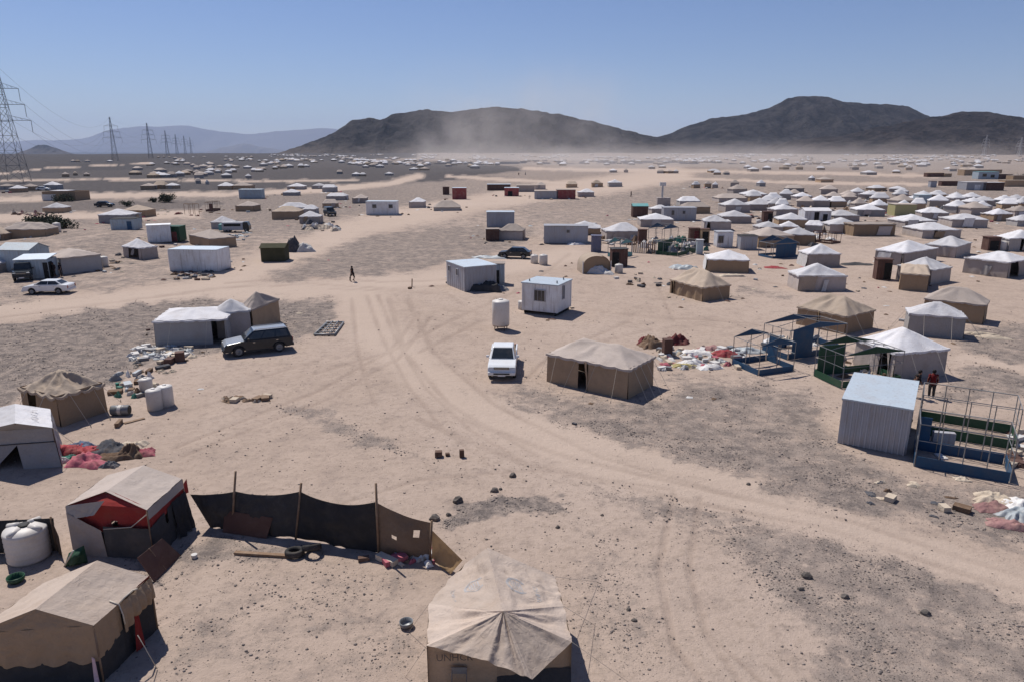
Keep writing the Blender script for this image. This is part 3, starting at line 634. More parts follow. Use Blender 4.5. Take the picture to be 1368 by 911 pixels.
tentb(938, 1000, 365, 334, 'white peaked tent with brown front wall behind the sagging brown tent', 'white', 'brownwall', yaw=-10, n=16, ridge=.05, he=1.6, patch=[(3, .2, .9, 0, 1.6, 'whitecloth')])
tent3((895, 391), (938, 403), (982, 401), 359, 'weathered all brown tent with ragged open left wall in the middle of the sand', 'tan', 'brownwall', he=1.5, n=22, ridge=.45, door=(0, .05, .14), ropes=1, ties=5, ramp=.10, amp=.12)
# left side
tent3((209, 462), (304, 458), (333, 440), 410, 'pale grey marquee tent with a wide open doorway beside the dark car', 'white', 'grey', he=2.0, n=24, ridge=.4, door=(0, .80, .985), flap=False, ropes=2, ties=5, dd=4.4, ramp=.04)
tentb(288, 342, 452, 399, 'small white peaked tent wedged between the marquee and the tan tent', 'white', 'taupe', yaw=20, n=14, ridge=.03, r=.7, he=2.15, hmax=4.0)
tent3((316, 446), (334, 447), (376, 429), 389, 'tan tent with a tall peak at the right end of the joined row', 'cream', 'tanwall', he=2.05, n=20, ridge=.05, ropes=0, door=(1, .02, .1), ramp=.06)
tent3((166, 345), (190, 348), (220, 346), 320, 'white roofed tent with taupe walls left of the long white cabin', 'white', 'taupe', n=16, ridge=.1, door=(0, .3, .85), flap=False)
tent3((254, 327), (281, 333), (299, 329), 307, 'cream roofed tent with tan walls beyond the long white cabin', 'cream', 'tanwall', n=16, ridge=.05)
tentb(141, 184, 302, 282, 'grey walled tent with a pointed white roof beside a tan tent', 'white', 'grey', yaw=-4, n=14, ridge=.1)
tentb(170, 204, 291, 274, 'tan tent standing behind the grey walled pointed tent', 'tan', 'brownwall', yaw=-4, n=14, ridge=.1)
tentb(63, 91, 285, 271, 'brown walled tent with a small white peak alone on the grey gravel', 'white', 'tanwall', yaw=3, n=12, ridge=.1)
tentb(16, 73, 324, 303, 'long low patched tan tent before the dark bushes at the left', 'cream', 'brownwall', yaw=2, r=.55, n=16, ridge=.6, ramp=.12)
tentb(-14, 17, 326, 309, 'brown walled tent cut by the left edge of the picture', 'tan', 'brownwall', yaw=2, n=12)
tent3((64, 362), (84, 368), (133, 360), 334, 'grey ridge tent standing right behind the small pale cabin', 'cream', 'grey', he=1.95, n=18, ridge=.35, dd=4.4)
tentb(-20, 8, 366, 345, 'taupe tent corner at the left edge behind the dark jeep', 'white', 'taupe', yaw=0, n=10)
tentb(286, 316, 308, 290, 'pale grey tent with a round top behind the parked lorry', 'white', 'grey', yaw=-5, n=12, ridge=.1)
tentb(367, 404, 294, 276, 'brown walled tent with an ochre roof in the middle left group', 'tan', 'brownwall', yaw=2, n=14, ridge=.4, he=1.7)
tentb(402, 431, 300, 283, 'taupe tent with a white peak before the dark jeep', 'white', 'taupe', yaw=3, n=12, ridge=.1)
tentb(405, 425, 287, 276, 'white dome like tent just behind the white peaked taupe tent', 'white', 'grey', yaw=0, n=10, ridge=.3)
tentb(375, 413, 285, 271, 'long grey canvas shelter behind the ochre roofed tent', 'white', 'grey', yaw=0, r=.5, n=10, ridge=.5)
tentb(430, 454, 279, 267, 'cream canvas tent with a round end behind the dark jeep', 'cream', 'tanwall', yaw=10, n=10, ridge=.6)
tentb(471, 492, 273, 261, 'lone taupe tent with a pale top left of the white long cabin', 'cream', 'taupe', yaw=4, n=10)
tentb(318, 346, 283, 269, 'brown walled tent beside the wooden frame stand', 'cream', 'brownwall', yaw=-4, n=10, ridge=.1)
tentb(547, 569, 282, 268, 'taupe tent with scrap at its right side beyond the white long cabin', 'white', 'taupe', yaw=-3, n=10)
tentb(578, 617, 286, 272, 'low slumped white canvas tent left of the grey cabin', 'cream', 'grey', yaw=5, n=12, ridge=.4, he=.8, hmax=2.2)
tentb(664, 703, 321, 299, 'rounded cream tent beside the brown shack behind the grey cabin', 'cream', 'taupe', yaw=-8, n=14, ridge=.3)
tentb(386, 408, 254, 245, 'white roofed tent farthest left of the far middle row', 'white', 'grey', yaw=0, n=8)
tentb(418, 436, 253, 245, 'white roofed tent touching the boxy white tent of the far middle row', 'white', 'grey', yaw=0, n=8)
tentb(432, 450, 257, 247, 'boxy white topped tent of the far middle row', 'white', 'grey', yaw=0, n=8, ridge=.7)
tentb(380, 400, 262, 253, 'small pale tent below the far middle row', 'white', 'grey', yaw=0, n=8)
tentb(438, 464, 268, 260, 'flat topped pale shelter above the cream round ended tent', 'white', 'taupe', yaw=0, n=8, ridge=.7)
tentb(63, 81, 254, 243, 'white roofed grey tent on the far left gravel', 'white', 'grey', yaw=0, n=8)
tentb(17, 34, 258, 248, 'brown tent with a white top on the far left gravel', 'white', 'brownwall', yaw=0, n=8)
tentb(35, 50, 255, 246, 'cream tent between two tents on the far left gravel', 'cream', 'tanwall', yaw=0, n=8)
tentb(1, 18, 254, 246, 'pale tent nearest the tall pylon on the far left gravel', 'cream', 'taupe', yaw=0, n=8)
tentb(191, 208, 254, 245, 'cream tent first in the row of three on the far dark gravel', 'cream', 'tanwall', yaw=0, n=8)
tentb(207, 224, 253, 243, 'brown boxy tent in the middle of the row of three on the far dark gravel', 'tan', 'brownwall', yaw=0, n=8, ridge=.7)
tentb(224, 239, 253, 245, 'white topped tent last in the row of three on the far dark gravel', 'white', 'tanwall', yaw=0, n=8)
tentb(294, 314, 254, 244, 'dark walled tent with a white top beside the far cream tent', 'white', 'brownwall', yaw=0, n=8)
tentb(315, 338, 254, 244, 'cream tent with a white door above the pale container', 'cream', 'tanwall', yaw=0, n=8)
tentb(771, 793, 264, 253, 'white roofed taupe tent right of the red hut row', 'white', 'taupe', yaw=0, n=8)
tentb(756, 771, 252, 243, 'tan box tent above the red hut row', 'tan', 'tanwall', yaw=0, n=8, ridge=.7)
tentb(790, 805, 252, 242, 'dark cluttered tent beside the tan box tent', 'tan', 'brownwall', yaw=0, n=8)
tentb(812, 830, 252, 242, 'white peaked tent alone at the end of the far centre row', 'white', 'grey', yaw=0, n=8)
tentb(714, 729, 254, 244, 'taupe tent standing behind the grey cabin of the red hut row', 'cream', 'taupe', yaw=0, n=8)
# ------------------------------------------------------------------ far tents: shared meshes, one object each
PROTO = []
for k in range(8):
    rm = ['white', 'white', 'cream', 'white', 'cream', 'tan', 'white', 'cream'][k]; wm = ['taupe', 'grey', 'tanwall', 'tanwall', 'taupe', 'brownwall', 'taupe', 'grey'][k]
    rf = tent_roof(1, 1, .58, 1, [.1, .3, .1, .5, .2, .6, .05, .7][k], 6, k, over=.03, scal=.02, val=.06, amp=.015)
    wl = tent_wall(1, 1, .6, k, None, step=.34, lean=.01, amp=.012, ks=2, flare=.01)
    PROTO.append((rf, wl, rf.mesh('roof', M[rm], True), wl.mesh('wall', M[wm], True), rm, wm))
used = []
def far_tent(px, yb, wm_, label, group, k=None, hs=2.9, parts=True):
    p = g(px, yb); k = rnd.randrange(8) if k is None else k
    w_, d_ = wm_, wm_ * rnd.uniform(.7, 1.0)
    r = thing('tent', label, 'tent', p, rnd.uniform(-.5, .5), group)
    h_ = hs * rnd.uniform(.85, 1.15)
    for nm, me in (('roof', PROTO[k][2]), ('wall', PROTO[k][3])): inst(me, nm, r, sc=(w_, d_, h_))
    return r
# measured tents of the right cluster's back rows (left, right, foot row)
for x0, x1, yb, lb in ((1082, 1107, 278, 0), (1058, 1083, 271, 0), (1104, 1128, 278, 0), (1123, 1143, 272, 0), (1040, 1059, 269, 0), (1094, 1118, 262, 0), (1135, 1154, 265, 0), (1162, 1187, 275, 0), (1148, 1171, 268, 0), (1020, 1043, 276, 0), (1000, 1027, 281, 0), (1024, 1046, 283, 0),
        (1192, 1211, 269, 1), (1214, 1241, 273, 1), (1240, 1262, 268, 1), (1239, 1266, 279, 1), (1264, 1286, 274, 1), (1284, 1313, 278, 1), (1262, 1291, 286, 1), (1283, 1316, 288, 1), (1299, 1326, 276, 1), (1334, 1362, 281, 1), (1356, 1380, 282, 1), (1189, 1218, 279, 1)):
    p = at((x0 + x1) / 2, yb); V = (x1 - x0) * (p.y * CP + CH * SP) / F
    far_tent((x0 + x1) / 2, yb - 1, V * .86, ('pale roofed taupe tent in the dense back rows above the tall doorway tent', 'pale roofed taupe tent in the dense back rows right of the yellow walled tent')[lb],
             ('dense back rows left of the tall doorway', 'dense back rows right of the yellow tent')[lb], k=rnd.choice((0, 1, 4, 6, 3)))
DR = [(1024, 276), (1034, 273), (1112, 270), (1132, 268), (1060, 266), (1075, 277), (1146, 281), (1172, 284), (1164, 268), (1206, 284), (1232, 267), (1226, 281), (1254, 274), (1276, 268), (1296, 270), (1310, 284), (1340, 275), (1356, 272), (1204, 262), (1044, 283), (984, 262), (1006, 271)]
for q, (px, yb) in enumerate(DR):
    p_ = at(px, yb); far_tent(px, yb, rnd.uniform(19, 26) * (p_.y * CP + CH * SP) / F * .82, ('pale roofed taupe tent in the dense back rows above the tall doorway tent', 'pale roofed taupe tent in the dense back rows right of the yellow walled tent')[px > 1185], ('dense back rows left of the tall doorway', 'dense back rows right of the yellow tent')[px > 1185], k=rnd.choice((0, 1, 4, 6, 3)), hs=2.7)
ZONES = [  # (count, x range, foot row range, label, group)
    (20, (180, 345), (224, 240), 'tiny pale tent scattered on the dark gravel plain below the far mountains', 'tiny tents on the dark gravel plain'),
    (20, (345, 520), (214, 226), 'tiny pale tent in the crowded strip below the left end of the long dark hill', 'tiny tents below the left end of the hill'),
    (16, (520, 640), (215, 226), 'tiny pale tent in the crowded strip by the dust plume', 'tiny tents by the dust plume'),
    (14, (690, 860), (212, 222), 'tiny pale tent in the hazy strip right of the dust plume', 'tiny tents right of the dust plume'),
    (16, (860, 1040), (211, 232), 'tiny pale tent in the hazy strip below the saddle between the hills', 'tiny tents below the saddle'),
    (18, (1040, 1210), (213, 228), 'tiny pale tent in the crowded strip below the pointed summit', 'tiny tents below the pointed summit'),
    (16, (1210, 1375), (214, 230), 'tiny pale tent in the crowded strip below the rounded right hill', 'tiny tents below the rounded hill')]
def free(px, yb, dx):
    for a_, b_, c_ in used:
        if abs(px - a_) < dx * (.8 if abs(yb - b_) < 2 else 0) : return False
    return True
for n_, xr, yr, lb, gr in ZONES:
    k = 0; tries = 0
    while k < n_ and tries < 4000:
        tries += 1; px = rnd.uniform(*xr); yb = rnd.uniform(*yr)
        if fbm(px / 14, yb / 3, 2, 5) < .42: continue
        if not free(px, yb, 5.5): continue
        used.append((px, yb, 0)); far_tent(px, yb, rnd.uniform(3.8, 6.0), lb, gr, hs=2.7); k += 1
# the few that stand singly between
for px, yb, ww, lb in ((98, 217, 4, 'white speck of a tent left of a pair on the lava plain'), (104, 217, 4.5, 'white speck of a tent close beside another on the lava plain'), (117, 217, 5, 'lone white tent in the middle of the lava plain'), (147, 217, 6, 'white tent farthest right of the specks on the lava plain'),
        (88, 237, 6, 'white roofed tent beside the pale track on the far left'), (116, 236, 6, 'white tent right of the pale track on the far left'), (101, 235, 4, 'small tan tent between two white ones on the far left'), (203, 221, 6, 'dark walled tent alone before the lava ridge'), (235, 221, 6, 'pale long tent alone before the lava ridge'),
        (332, 239, 7, 'white boxy tent alone above the far cream tent'), (265, 246, 6, 'small white tent right of the row of three on the far dark gravel'), (277, 247, 3.5, 'tiny white tent nearest the pale track right of the row of three'),
        (476, 236, 9, 'long pale tent with dark clutter in front of the crowded strip'), (485, 236, 7, 'pale tent at the right end of the long pale tent'), (520, 235, 9, 'pale tent alone left of the sandy track fork'), (553, 228, 9, 'dark walled tent with a cream roof before the crowded strip'), (567, 228, 10, 'low cream tent joined to the dark walled tent before the crowded strip'), (454, 233, 7, 'pale grey tent before the crowded strip'),
        (882, 232, 8, 'dark low tent in the sand below the saddle'), (893, 232, 9, 'brown low tent beside the dark low tent below the saddle'), (903, 232, 6, 'small dark tent at the right end of the low pair below the saddle'), (819, 231, 9, 'hazy grey tent alone in the blown dust'), (836, 231, 5, 'small hazy tent beside the grey tent in blown dust'), (929, 255, 9, 'white low tent left of the hazy trio'), (945, 254, 8, 'white round tent in the middle of the hazy trio'), (955, 255, 7, 'tan tent at the right of the hazy trio'), (981, 253, 10, 'long white tent right of the hazy trio'), (1016, 252, 9, 'brown boxy tent right of the long hazy white tent'),
        (958, 234, 9, 'pale tent with clutter before the saddle strip'), (970, 234, 7, 'brown tent with clutter before the saddle strip'), (1160, 234, 14, 'white long tent on a dark rise below the rounded hill'), (1101, 244, 16, 'dark brown shelter alone on the sandy flat'), (1084, 242, 6, 'pale shelter touching the dark brown shelter'), (1060, 258, 20, 'grey shelter row at the back of the dense rows'), (1170, 256, 18, 'dark slumped tent behind the dense rows'), (1198, 257, 18, 'dark grey tent behind the dense rows'), (1197, 232, 9, 'grey box tent with a post on the sandy flat')):
    p_ = at(px, yb); far_tent(px, yb, ww * 1.05 * (p_.y * CP + CH * SP) / F, lb, None, hs=2.3)
# everything smaller still, a couple of pixels each: one mass
def mass(nm, cnt, xr, yr, label, seed):
    rs = random.Random(seed); mb = MB(); mats = [M['white'], M['cream'], M['tanwall'], M['taupe'], M['brownwall']]
    n_ = 0
    while n_ < cnt:
        px = rs.uniform(*xr); yb = yr[0] + (yr[1] - yr[0]) * rs.random() ** 1.5
        if fbm(px / 22, yb / 2, 2, 8) < .45: continue
        p = g(px, yb); w_ = rs.uniform(3, 5.6); h_ = rs.uniform(1.8, 2.9); d_ = w_ * .8; e = h_ * .6; a = rs.uniform(-.5, .5)
        m_ = Matrix.Translation(p) @ Matrix.Rotation(a, 4, 'Z'); x, y = w_ / 2, d_ / 2; rg = x * rs.choice((.05, .3, .6))
        mb.k = rs.choice((2, 3, 3, 4)); mb.add([(-x, -y, -.3), (x, -y, -.3), (x, y, -.3), (-x, y, -.3), (-x, -y, e), (x, -y, e), (x, y, e), (-x, y, e)], [(0, 1, 5, 4), (1, 2, 6, 5), (2, 3, 7, 6), (3, 0, 4, 7)], m_)
        mb.k = rs.choice((0, 0, 0, 1, 1)); x *= 1.05; y *= 1.05
        mb.add([(-x, -y, e), (x, -y, e), (x, y, e), (-x, y, e), (-rg, 0, h_), (rg, 0, h_)], [(0, 1, 5, 4), (1, 2, 5), (2, 3, 4, 5), (3, 0, 4)], m_); n_ += 1
    tag(mb.build(nm, mats), label, kind='stuff')
mass('distant_tents', 330, (360, 700), (207.5, 222), 'hazy sprawl of far tents along the foot of the long dark hill', 1)
mass('distant_tents', 420, (700, 1060), (206.5, 218), 'hazy sprawl of far tents below the saddle between the hills', 2)
mass('distant_tents', 420, (1040, 1450), (208, 224), 'sprawl of far tents along the foot of the rounded right hill', 3)
mass('distant_tents', 70, (200, 400), (211, 232), 'thin scatter of far tents on the lava plain', 4)

# ------------------------------------------------------------------ cabins, huts, latrines
def sheet_wall(mb, a, b, h, z0, pitch, dep, slope=0):
    """ribbed sheet between two foot points"""
    L = math.hypot(b[0] - a[0], b[1] - a[1]); n = max(1, int(L / pitch)); nx, ny = (b[1] - a[1]) / L, -(b[0] - a[0]) / L
    cols = []
    for i in range(n):
        for f, o in ((0, 0), (.55, 0), (.65, dep), (.9, dep)): cols.append(((i + f) / n, o))
    cols.append((1, 0))
    vs = []
    for f, o in cols:
        for z in (z0, h + slope * f): vs.append((a[0] + (b[0] - a[0]) * f + nx * o, a[1] + (b[1] - a[1]) * f + ny * o, z))
    mb.add(vs, [(2 * i, 2 * i + 2, 2 * i + 3, 2 * i + 1) for i in range(len(cols) - 1)])
def put_cabin(c, yaw, w, d, h, label, wall='cabin', roof='sheetroof', name='cabin', cat='cabin', pitch=.35, dep=.025, z0=0.0, wins=(), doors=(), over=.10, rise=.0, ridge=0.0, panels=0, group=None, thick=.07):
    r = thing(name, label, cat, (c.x, c.y, H(c.x, c.y) + .02), yaw, group)
    cs = [(-w / 2, -d / 2), (w / 2, -d / 2), (w / 2, d / 2), (-w / 2, d / 2)]
    for s in range(4):
        a, b = cs[s], cs[(s + 1) % 4]; n = max(1, panels if s % 2 == 0 else int(round(panels * d / w))) if panels else 1
        for k in range(n):
            f0, f1 = k / n, (k + 1) / n; gp = .012 / math.hypot(b[0] - a[0], b[1] - a[1]) if panels else 0
            mb = MB(); sheet_wall(mb, (a[0] + (b[0] - a[0]) * (f0 + gp), a[1] + (b[1] - a[1]) * (f0 + gp)), (a[0] + (b[0] - a[0]) * (f1 - gp), a[1] + (b[1] - a[1]) * (f1 - gp)), h - .002, z0, pitch, dep)
            mb.build('panel' if panels else 'wall', M[wall], r)
    if panels:
        mb = MB()
        for x, y in cs: mb.box((x, y, (h + z0) / 2), (.09, .09, h - z0 - .01))
        mb.build('corner_trim', M[wall], r)
        MB().box((0, 0, (h + z0) / 2), (w - .06, d - .06, h - z0 - .02)).build('core', M[wall], r)
    else:
        MB().box((0, 0, z0 + .06), (w - .05, d - .05, .1)).build('floor_frame', M['rust'], r)
    W, D = w / 2 + over, d / 2 + over
    if ridge:
        mb = MB(); mb.add([(-W, -D, h), (W, -D, h), (W, 0, h + ridge), (-W, 0, h + ridge), (-W, D, h), (W, D, h), (-W, -D, h + thick), (W, -D, h + thick), (W, 0, h + ridge + thick), (-W, 0, h + ridge + thick), (-W, D, h + thick), (W, D, h + thick)],
               [(6, 7, 8, 9), (9, 8, 11, 10), (0, 3, 2, 1), (3, 4, 5, 2), (0, 1, 7, 6), (4, 10, 11, 5), (0, 6, 9, 3), (3, 9, 10, 4), (1, 2, 8, 7), (2, 5, 11, 8)])
        mb.add([(-w / 2, -d / 2, h), (-w / 2, d / 2, h), (-w / 2, 0, h + ridge)], [(0, 2, 1)]); mb.add([(w / 2, -d / 2, h), (w / 2, d / 2, h), (w / 2, 0, h + ridge)], [(0, 1, 2)])
        mb.build('roof', M[roof], r)
    else:
        nrib = max(2, int(w / .5)); mb = MB()
        def fn(u, v):
            x = -W + 2 * W * u; bump = .02 * (1 if (u * nrib) % 1 > .7 else 0)
            return (x, -D + 2 * D * v, h + thick + rise * v + bump + .03 * (float(vnoise(u * 6, v * 5 + w, 3)) - .5))
        mb.grid(fn, nrib * 3, 6); mb.add([(-W, -D, h), (W, -D, h), (W, D, h + rise), (-W, D, h + rise), (-W, -D, h + thick), (W, -D, h + thick), (W, D, h + rise + thick), (-W, D, h + rise + thick)], [(0, 3, 2, 1), (0, 1, 5, 4), (1, 2, 6, 5), (2, 3, 7, 6), (3, 0, 4, 7)])
        mb.build('roof', M[roof], r)
    def plate(s, f, z, ww, hh, out):
        q = side_pt(w, d, s, f, out); a_ = [0, math.pi / 2, math.pi, -math.pi / 2][s]
        return Matrix.Translation((q.x, q.y, z)) @ Matrix.Rotation(a_, 4, 'Z')
    for s, f, z, ww, hh in wins:
        m_ = plate(s, f, z, ww, hh, .03); fr = MB()
        for dx, dz, sx, sz in ((0, hh / 2, ww + .08, .06), (0, -hh / 2, ww + .08, .06), (-ww / 2, 0, .06, hh - .06), (ww / 2, 0, .06, hh - .06)): fr.box((dx, -.012, dz), (sx, .09, sz), m_)
        for q in (-.17, .17): fr.box((q * ww, -.02, 0), (.022, .03, hh - .07), m_)
        fo = fr.build('window', M['cabingrey'], r); MB().box((0, .012, 0), (ww - .06, .05, hh - .06), m_).build('pane', M['glass'], fo)
    for s, f, ww, hh, mm in doors:  # dark plates put the shade of open doorways into colour
        m_ = plate(s, f, hh / 2 + z0 + .02, ww, hh, .03)
        do = MB().box((0, 0, 0), (ww, .06, hh), m_).build('door', M[mm], r)
        MB().box((ww * .38, -.05, 0), (.03, .05, .14), m_).build('handle', M['steel'], do)
    if z0 > .12:
        mb = MB()
        for x in (-w / 2 + .2, w / 2 - .2): mb.box((x, 0, z0 / 2), (.14, d - .1, z0))
        mb.build('skid', M['dark'], r)
    return r
def cabin3(A, B, C, yt, label, h=None, dd=None, **kw):
    ctr, yaw, w, d = corners(A, B, C)
    if dd:
        nrm = Vector((-math.sin(yaw), math.cos(yaw), 0)); ctr += nrm * (dd - d) / 2; d = dd
    return put_cabin(ctr, yaw, w, d, h or max(1.6, zat(yt, ctr.y)), label, **kw)
def cabinb(x0, x1, yb, yt, label, yaw=0, r=.8, dep_=None, h=None, **kw):
    cx = (x0 + x1) / 2; p = at(cx, yb); zc_ = p.y * CP + CH * SP; yaw = R(yaw); cy, sy = abs(math.cos(yaw)), abs(math.sin(yaw))
    V = (x1 - x0) * zc_ / F; w = max(.8, V / (cy + r * sy)); d = dep_ or r * w; ext = w * sy + d * cy
    c = Vector((p.x * (p.y + ext / 2) / p.y, p.y + ext / 2, 0))
    return put_cabin(c, yaw, w, d, h or max(1.3, zat(yt, p.y + ext * .5)), label, **kw)
k_ = cabin3((698, 419), (744, 424), (759, 414), 378, 'white box kiosk on skids with a barred window and a wavy roof sheet', h=2.75, wall='cabin', z0=.28, wins=[(0, .5, 1.75, 1.05, 1.0), (1, .42, 1.95, .4, 1.2)], pitch=9, dep=0, over=.12, panels=3, thick=.1)
for q in ((-1.3, -1.0), (1.35, -.9), (1.2, 1.0)): MB().tube([(q[0], q[1], 2.83), (q[0], q[1], 3.08)], .06, 6).build('roof_stub', M['steel'], k_)
cabin3((597, 381), (621, 391), (656, 384), 355, 'grey site cabin with two small windows and a tarp over its front wall', wall='cabingrey', h=2.55, wins=[(0, .18, 1.9, .5, .6), (0, .62, 1.8, .5, .7)], pitch=.5, dep=.03, over=.06)
cabinb(655, 674, 381, 357, 'open fronted blue grey annex at the right end of the grey site cabin', yaw=0, r=1.0, wall='bluecabin', roof='cream', doors=[(0, .35, .9, 1.6, 'dark')], h=2.3)
cabin3((228, 363), (292, 364), (304, 361), 336, 'long white site cabin with three wall panels beside a rubbish strip', wall='cabin', h=2.6, panels=3, pitch=9, dep=0, dd=3.2, over=.03)
ctr_, yaw_, w_, d_ = corners((1120, 592), (1208, 609), (1222, 600))
shed = cabin3((1120, 592), (1208, 609), (1222, 600), 540, 'zinc roofed corrugated shed leaning beside the blue frame skeleton', h=2.35, dd=4.5, wall='shedwall', pitch=.24, dep=.06, over=.10, rise=.12, doors=[(1, .5, .9, 1.9, 'dark')])
cabinb(726, 785, 326, 303, 'long grey container cabin with a dark heap on its roof', yaw=-3, r=.4, wall='cabingrey', roof='cabingrey', panels=4, pitch=9, dep=0, h=2.7, wins=[(0, .55, 1.9, .5, .5)])
cabinb(491, 532, 290, 271, 'white long cabin with two small black windows on the sand', yaw=-2, r=.42, wins=[(0, .28, 1.9, .9, .8), (0, .82, 1.9, .9, .8)], pitch=.6, over=.1, h=2.9)
cabinb(650, 687, 305, 283, 'blue grey cabin with a light roof before the brown shack', yaw=2, r=.6, wall='cabingrey', panels=3, pitch=9, dep=0, h=2.8)
cabinb(649, 667, 322, 309, 'low brown shack built against the rounded cream tent', yaw=2, wall='rust', roof='cream', h=1.9)
cabinb(12, 61, 364, 336, 'pale blue hut with a hipped sheet roof behind the small pale cabin', yaw=-6, wall='bluecabin', roof='bluecabin', ridge=.7, pitch=.5, h=2.5)
cabinb(30, 74, 374, 348, 'small pale cabin with a dark open door beside the dark jeep', yaw=10, r=.8, wall='bluecabin', roof='sheetroof', doors=[(1, .3, .9, 1.8, 'dark'), (0, .95, .5, 1.8, 'dark')], h=2.15, rise=.3)
cabinb(198, 232, 329, 305, 'white container kiosk with a green awning frame', yaw=24, r=.7, wall='cabin', roof='cabin', doors=[(1, .5, 1.4, 2.2, 'dark')], h=2.6)
cabinb(226, 246, 326, 306, 'green sheet lean-to joined to the white container kiosk', yaw=0, r=1, wall='green', roof='green', doors=[(0, .5, 1.5, 1.5, 'redbox')], h=2.3)
cabinb(155, 187, 315, 302, 'low pale hut with a blue corner at the foot of the gravel mound', yaw=4, wall='bluecabin', roof='charcoal', doors=[(0, .8, .8, 1.5, 'blue')], h=1.9)
cabinb(322, 352, 266, 253, 'pale container with a bluish roof below the far cream tent', yaw=0, r=.45, wall='bluecabin', roof='sheetroof', h=2.7)
cabinb(352, 385, 351, 327, 'dark olive gabled hut with a reddish right edge on the gravel', yaw=4, r=.8, wall='olive', roof='olive', ridge=.45, h=1.75, pitch=9, dep=0, over=.14)
cabinb(605, 623, 269, 251, 'faded red hut with a white top on the far sand', wall='redbox', roof='sheetroof', h=3.2)
cabinb(592, 600, 261, 250, 'narrow brown latrine left of the faded red hut', wall='rust', roof='rust', name='latrine', cat='latrine', h=2.4)
cabinb(690, 714, 266 - 9, 248, 'low white topped shelter right of the red stall', wall='taupe', roof='cream', h=2.2)
cabinb(651, 682, 255, 248, 'flat grey roofed stall beside the red stall', wall='rust', roof='sheetroof', r=.4, h=2.1)
cabinb(674, 693, 263, 249, 'red walled stall with an open dark front on the far sand', wall='redbox', roof='sheetroof', doors=[(0, .4, 1.4, 1.5, 'dark')], h=2.5)
cabinb(714, 745, 267, 256, 'grey cabin with a blue corner at the left of the red hut row', wall='cabingrey', roof='cream', r=.5, h=2.3)
cabinb(743, 768, 267, 253, 'red brown hut with a pale roof in the red hut row', wall='redbox', roof='cream', h=2.7)
cabinb(844, 864, 291, 275, 'small teal roofed hut with a tilted base at the edge of the gravel', wall='rust', roof='teal', r=.8, h=2.3, ridge=.5)
cabinb(884, 928, 295, 279, 'grey sheet kiosk with two small windows amid the tents', yaw=-3, r=.5, wall='cabingrey', roof='cabingrey', wins=[(0, .28, 1.6, .6, 1.0), (0, .62, 1.7, .6, .7)], h=2.6)
cabinb(1069, 1105, 298, 277, 'white cabin with twin black doors in the packed row', yaw=-4, r=.8, wall='cabin', roof='white', ridge=.5, doors=[(0, .45, .9, 2.0, 'dark'), (0, .78, .9, 1.6, 'dark')], h=2.2)
cabinb(1189, 1218, 289, 276, 'yellow walled tent like hut with pale cloths along its roof edge', yaw=-3, wall='yellow', roof='cream', pitch=9, dep=0, h=2.5)
cabinb(1222, 1239, 274, 262, 'bright blue plastic hut among the back rows', wall='bluecabin', roof='bluecabin', h=2.4)
cabinb(1314, 1331, 335, 320, 'dark brown open box hut beside a white tank at the right', yaw=2, wall='rust', roof='rust', doors=[(0, .5, 1.3, 1.4, 'dark')], h=1.9, pitch=9, dep=0)
cabinb(1283, 1333, 235, 226, 'long beige sheet hall far off at the right', wall='tanwall', roof='cream', r=.3, h=3.2)
cabinb(1302, 1329, 240, 228, 'pale teal building before the long beige hall', wall='bluecabin', roof='teal', r=.5, h=3.6, wins=[(0, .3, 2, 2, 1.4), (0, .7, 1.5, 2, 1.4)])
cabinb(1284, 1310, 255, 246, 'dark walled hut with white front panel left of the white roofed hall', wall='cabingrey', roof='white', h=2.8, doors=[(0, .55, 2, 1.9, 'cabin')])
cabinb(1309, 1337, 255, 245, 'white roofed dark hall in the far right rows', wall='rust', roof='white', r=.4, h=2.7)
cabinb(1337, 1372, 250, 242, 'tan walled long hut at the far right edge', wall='tanwall', roof='tan', r=.4, h=2.4)
cabinb(1328, 1347, 240, 234, 'brown hut right of the pale teal building', wall='rust', roof='cream', h=2.4)
cabinb(1348, 1366, 242, 235, 'orange brown hut at the right edge beyond the teal building', wall='tanwall', roof='cream', h=2.4)
cabinb(1255, 1281, 249, 244, 'low reddish shack row alone on the far right sand', wall='rust', roof='rust', r=.3, h=1.8)
cabinb(1236, 1258, 237, 231, 'dark brown shack alone on the far right flat', wall='rust', roof='brown', r=.4, h=2.0)
cabinb(1260, 1269, 237, 231, 'olive brown crate hut right of the dark brown shack', wall='brownwall', roof='tan', h=1.8)
cabinb(1241, 1249, 251, 243, 'narrow grey latrine alone on the far right sand', wall='cabingrey', roof='rust', name='latrine', cat='latrine', h=2.4)
LAT = 'sheet latrine boxes'
cabinb(789, 803, 337, 316, 'slate blue latrine box behind the arched brown tent', yaw=-6, r=.9, wall='purple', roof='purple', name='latrine', cat='latrine', h=2.3, doors=[(1, .5, .8, 1.9, 'dark')])
cabinb(920, 933, 325, 311, 'maroon latrine with a dark left door amid the frames', wall='rust', roof='rust', name='latrine', cat='latrine', h=2.2, doors=[(0, .65, .7, 1.8, 'maroon')])
cabinb(935, 946, 326, 313, 'dark brown latrine right of the maroon latrine', wall='brownwall', roof='rust', name='latrine', cat='latrine', h=2.2, doors=[(0, .5, .9, 1.8, 'dark')])
cabinb(955, 976, 331, 313, 'small white cabin with a square black opening behind the white peaked tent', wall='cabin', roof='cabingrey', h=2.3, wins=[(0, .22, 1.2, .8, 1.1)])
cabinb(986, 1008, 334, 319, 'pale box with a dark sagging tarp roof beside the tan topped tent', wall='cabingrey', roof='charcoal', h=2.0)
cabinb(1167, 1187, 374, 348, 'tall brown sheet latrine with an open dark door before a white roofed tent', yaw=-8, r=.8, wall='rust', roof='rust', name='latrine', cat='latrine', h=2.3, doors=[(0, .75, .8, 1.9, 'dark')])
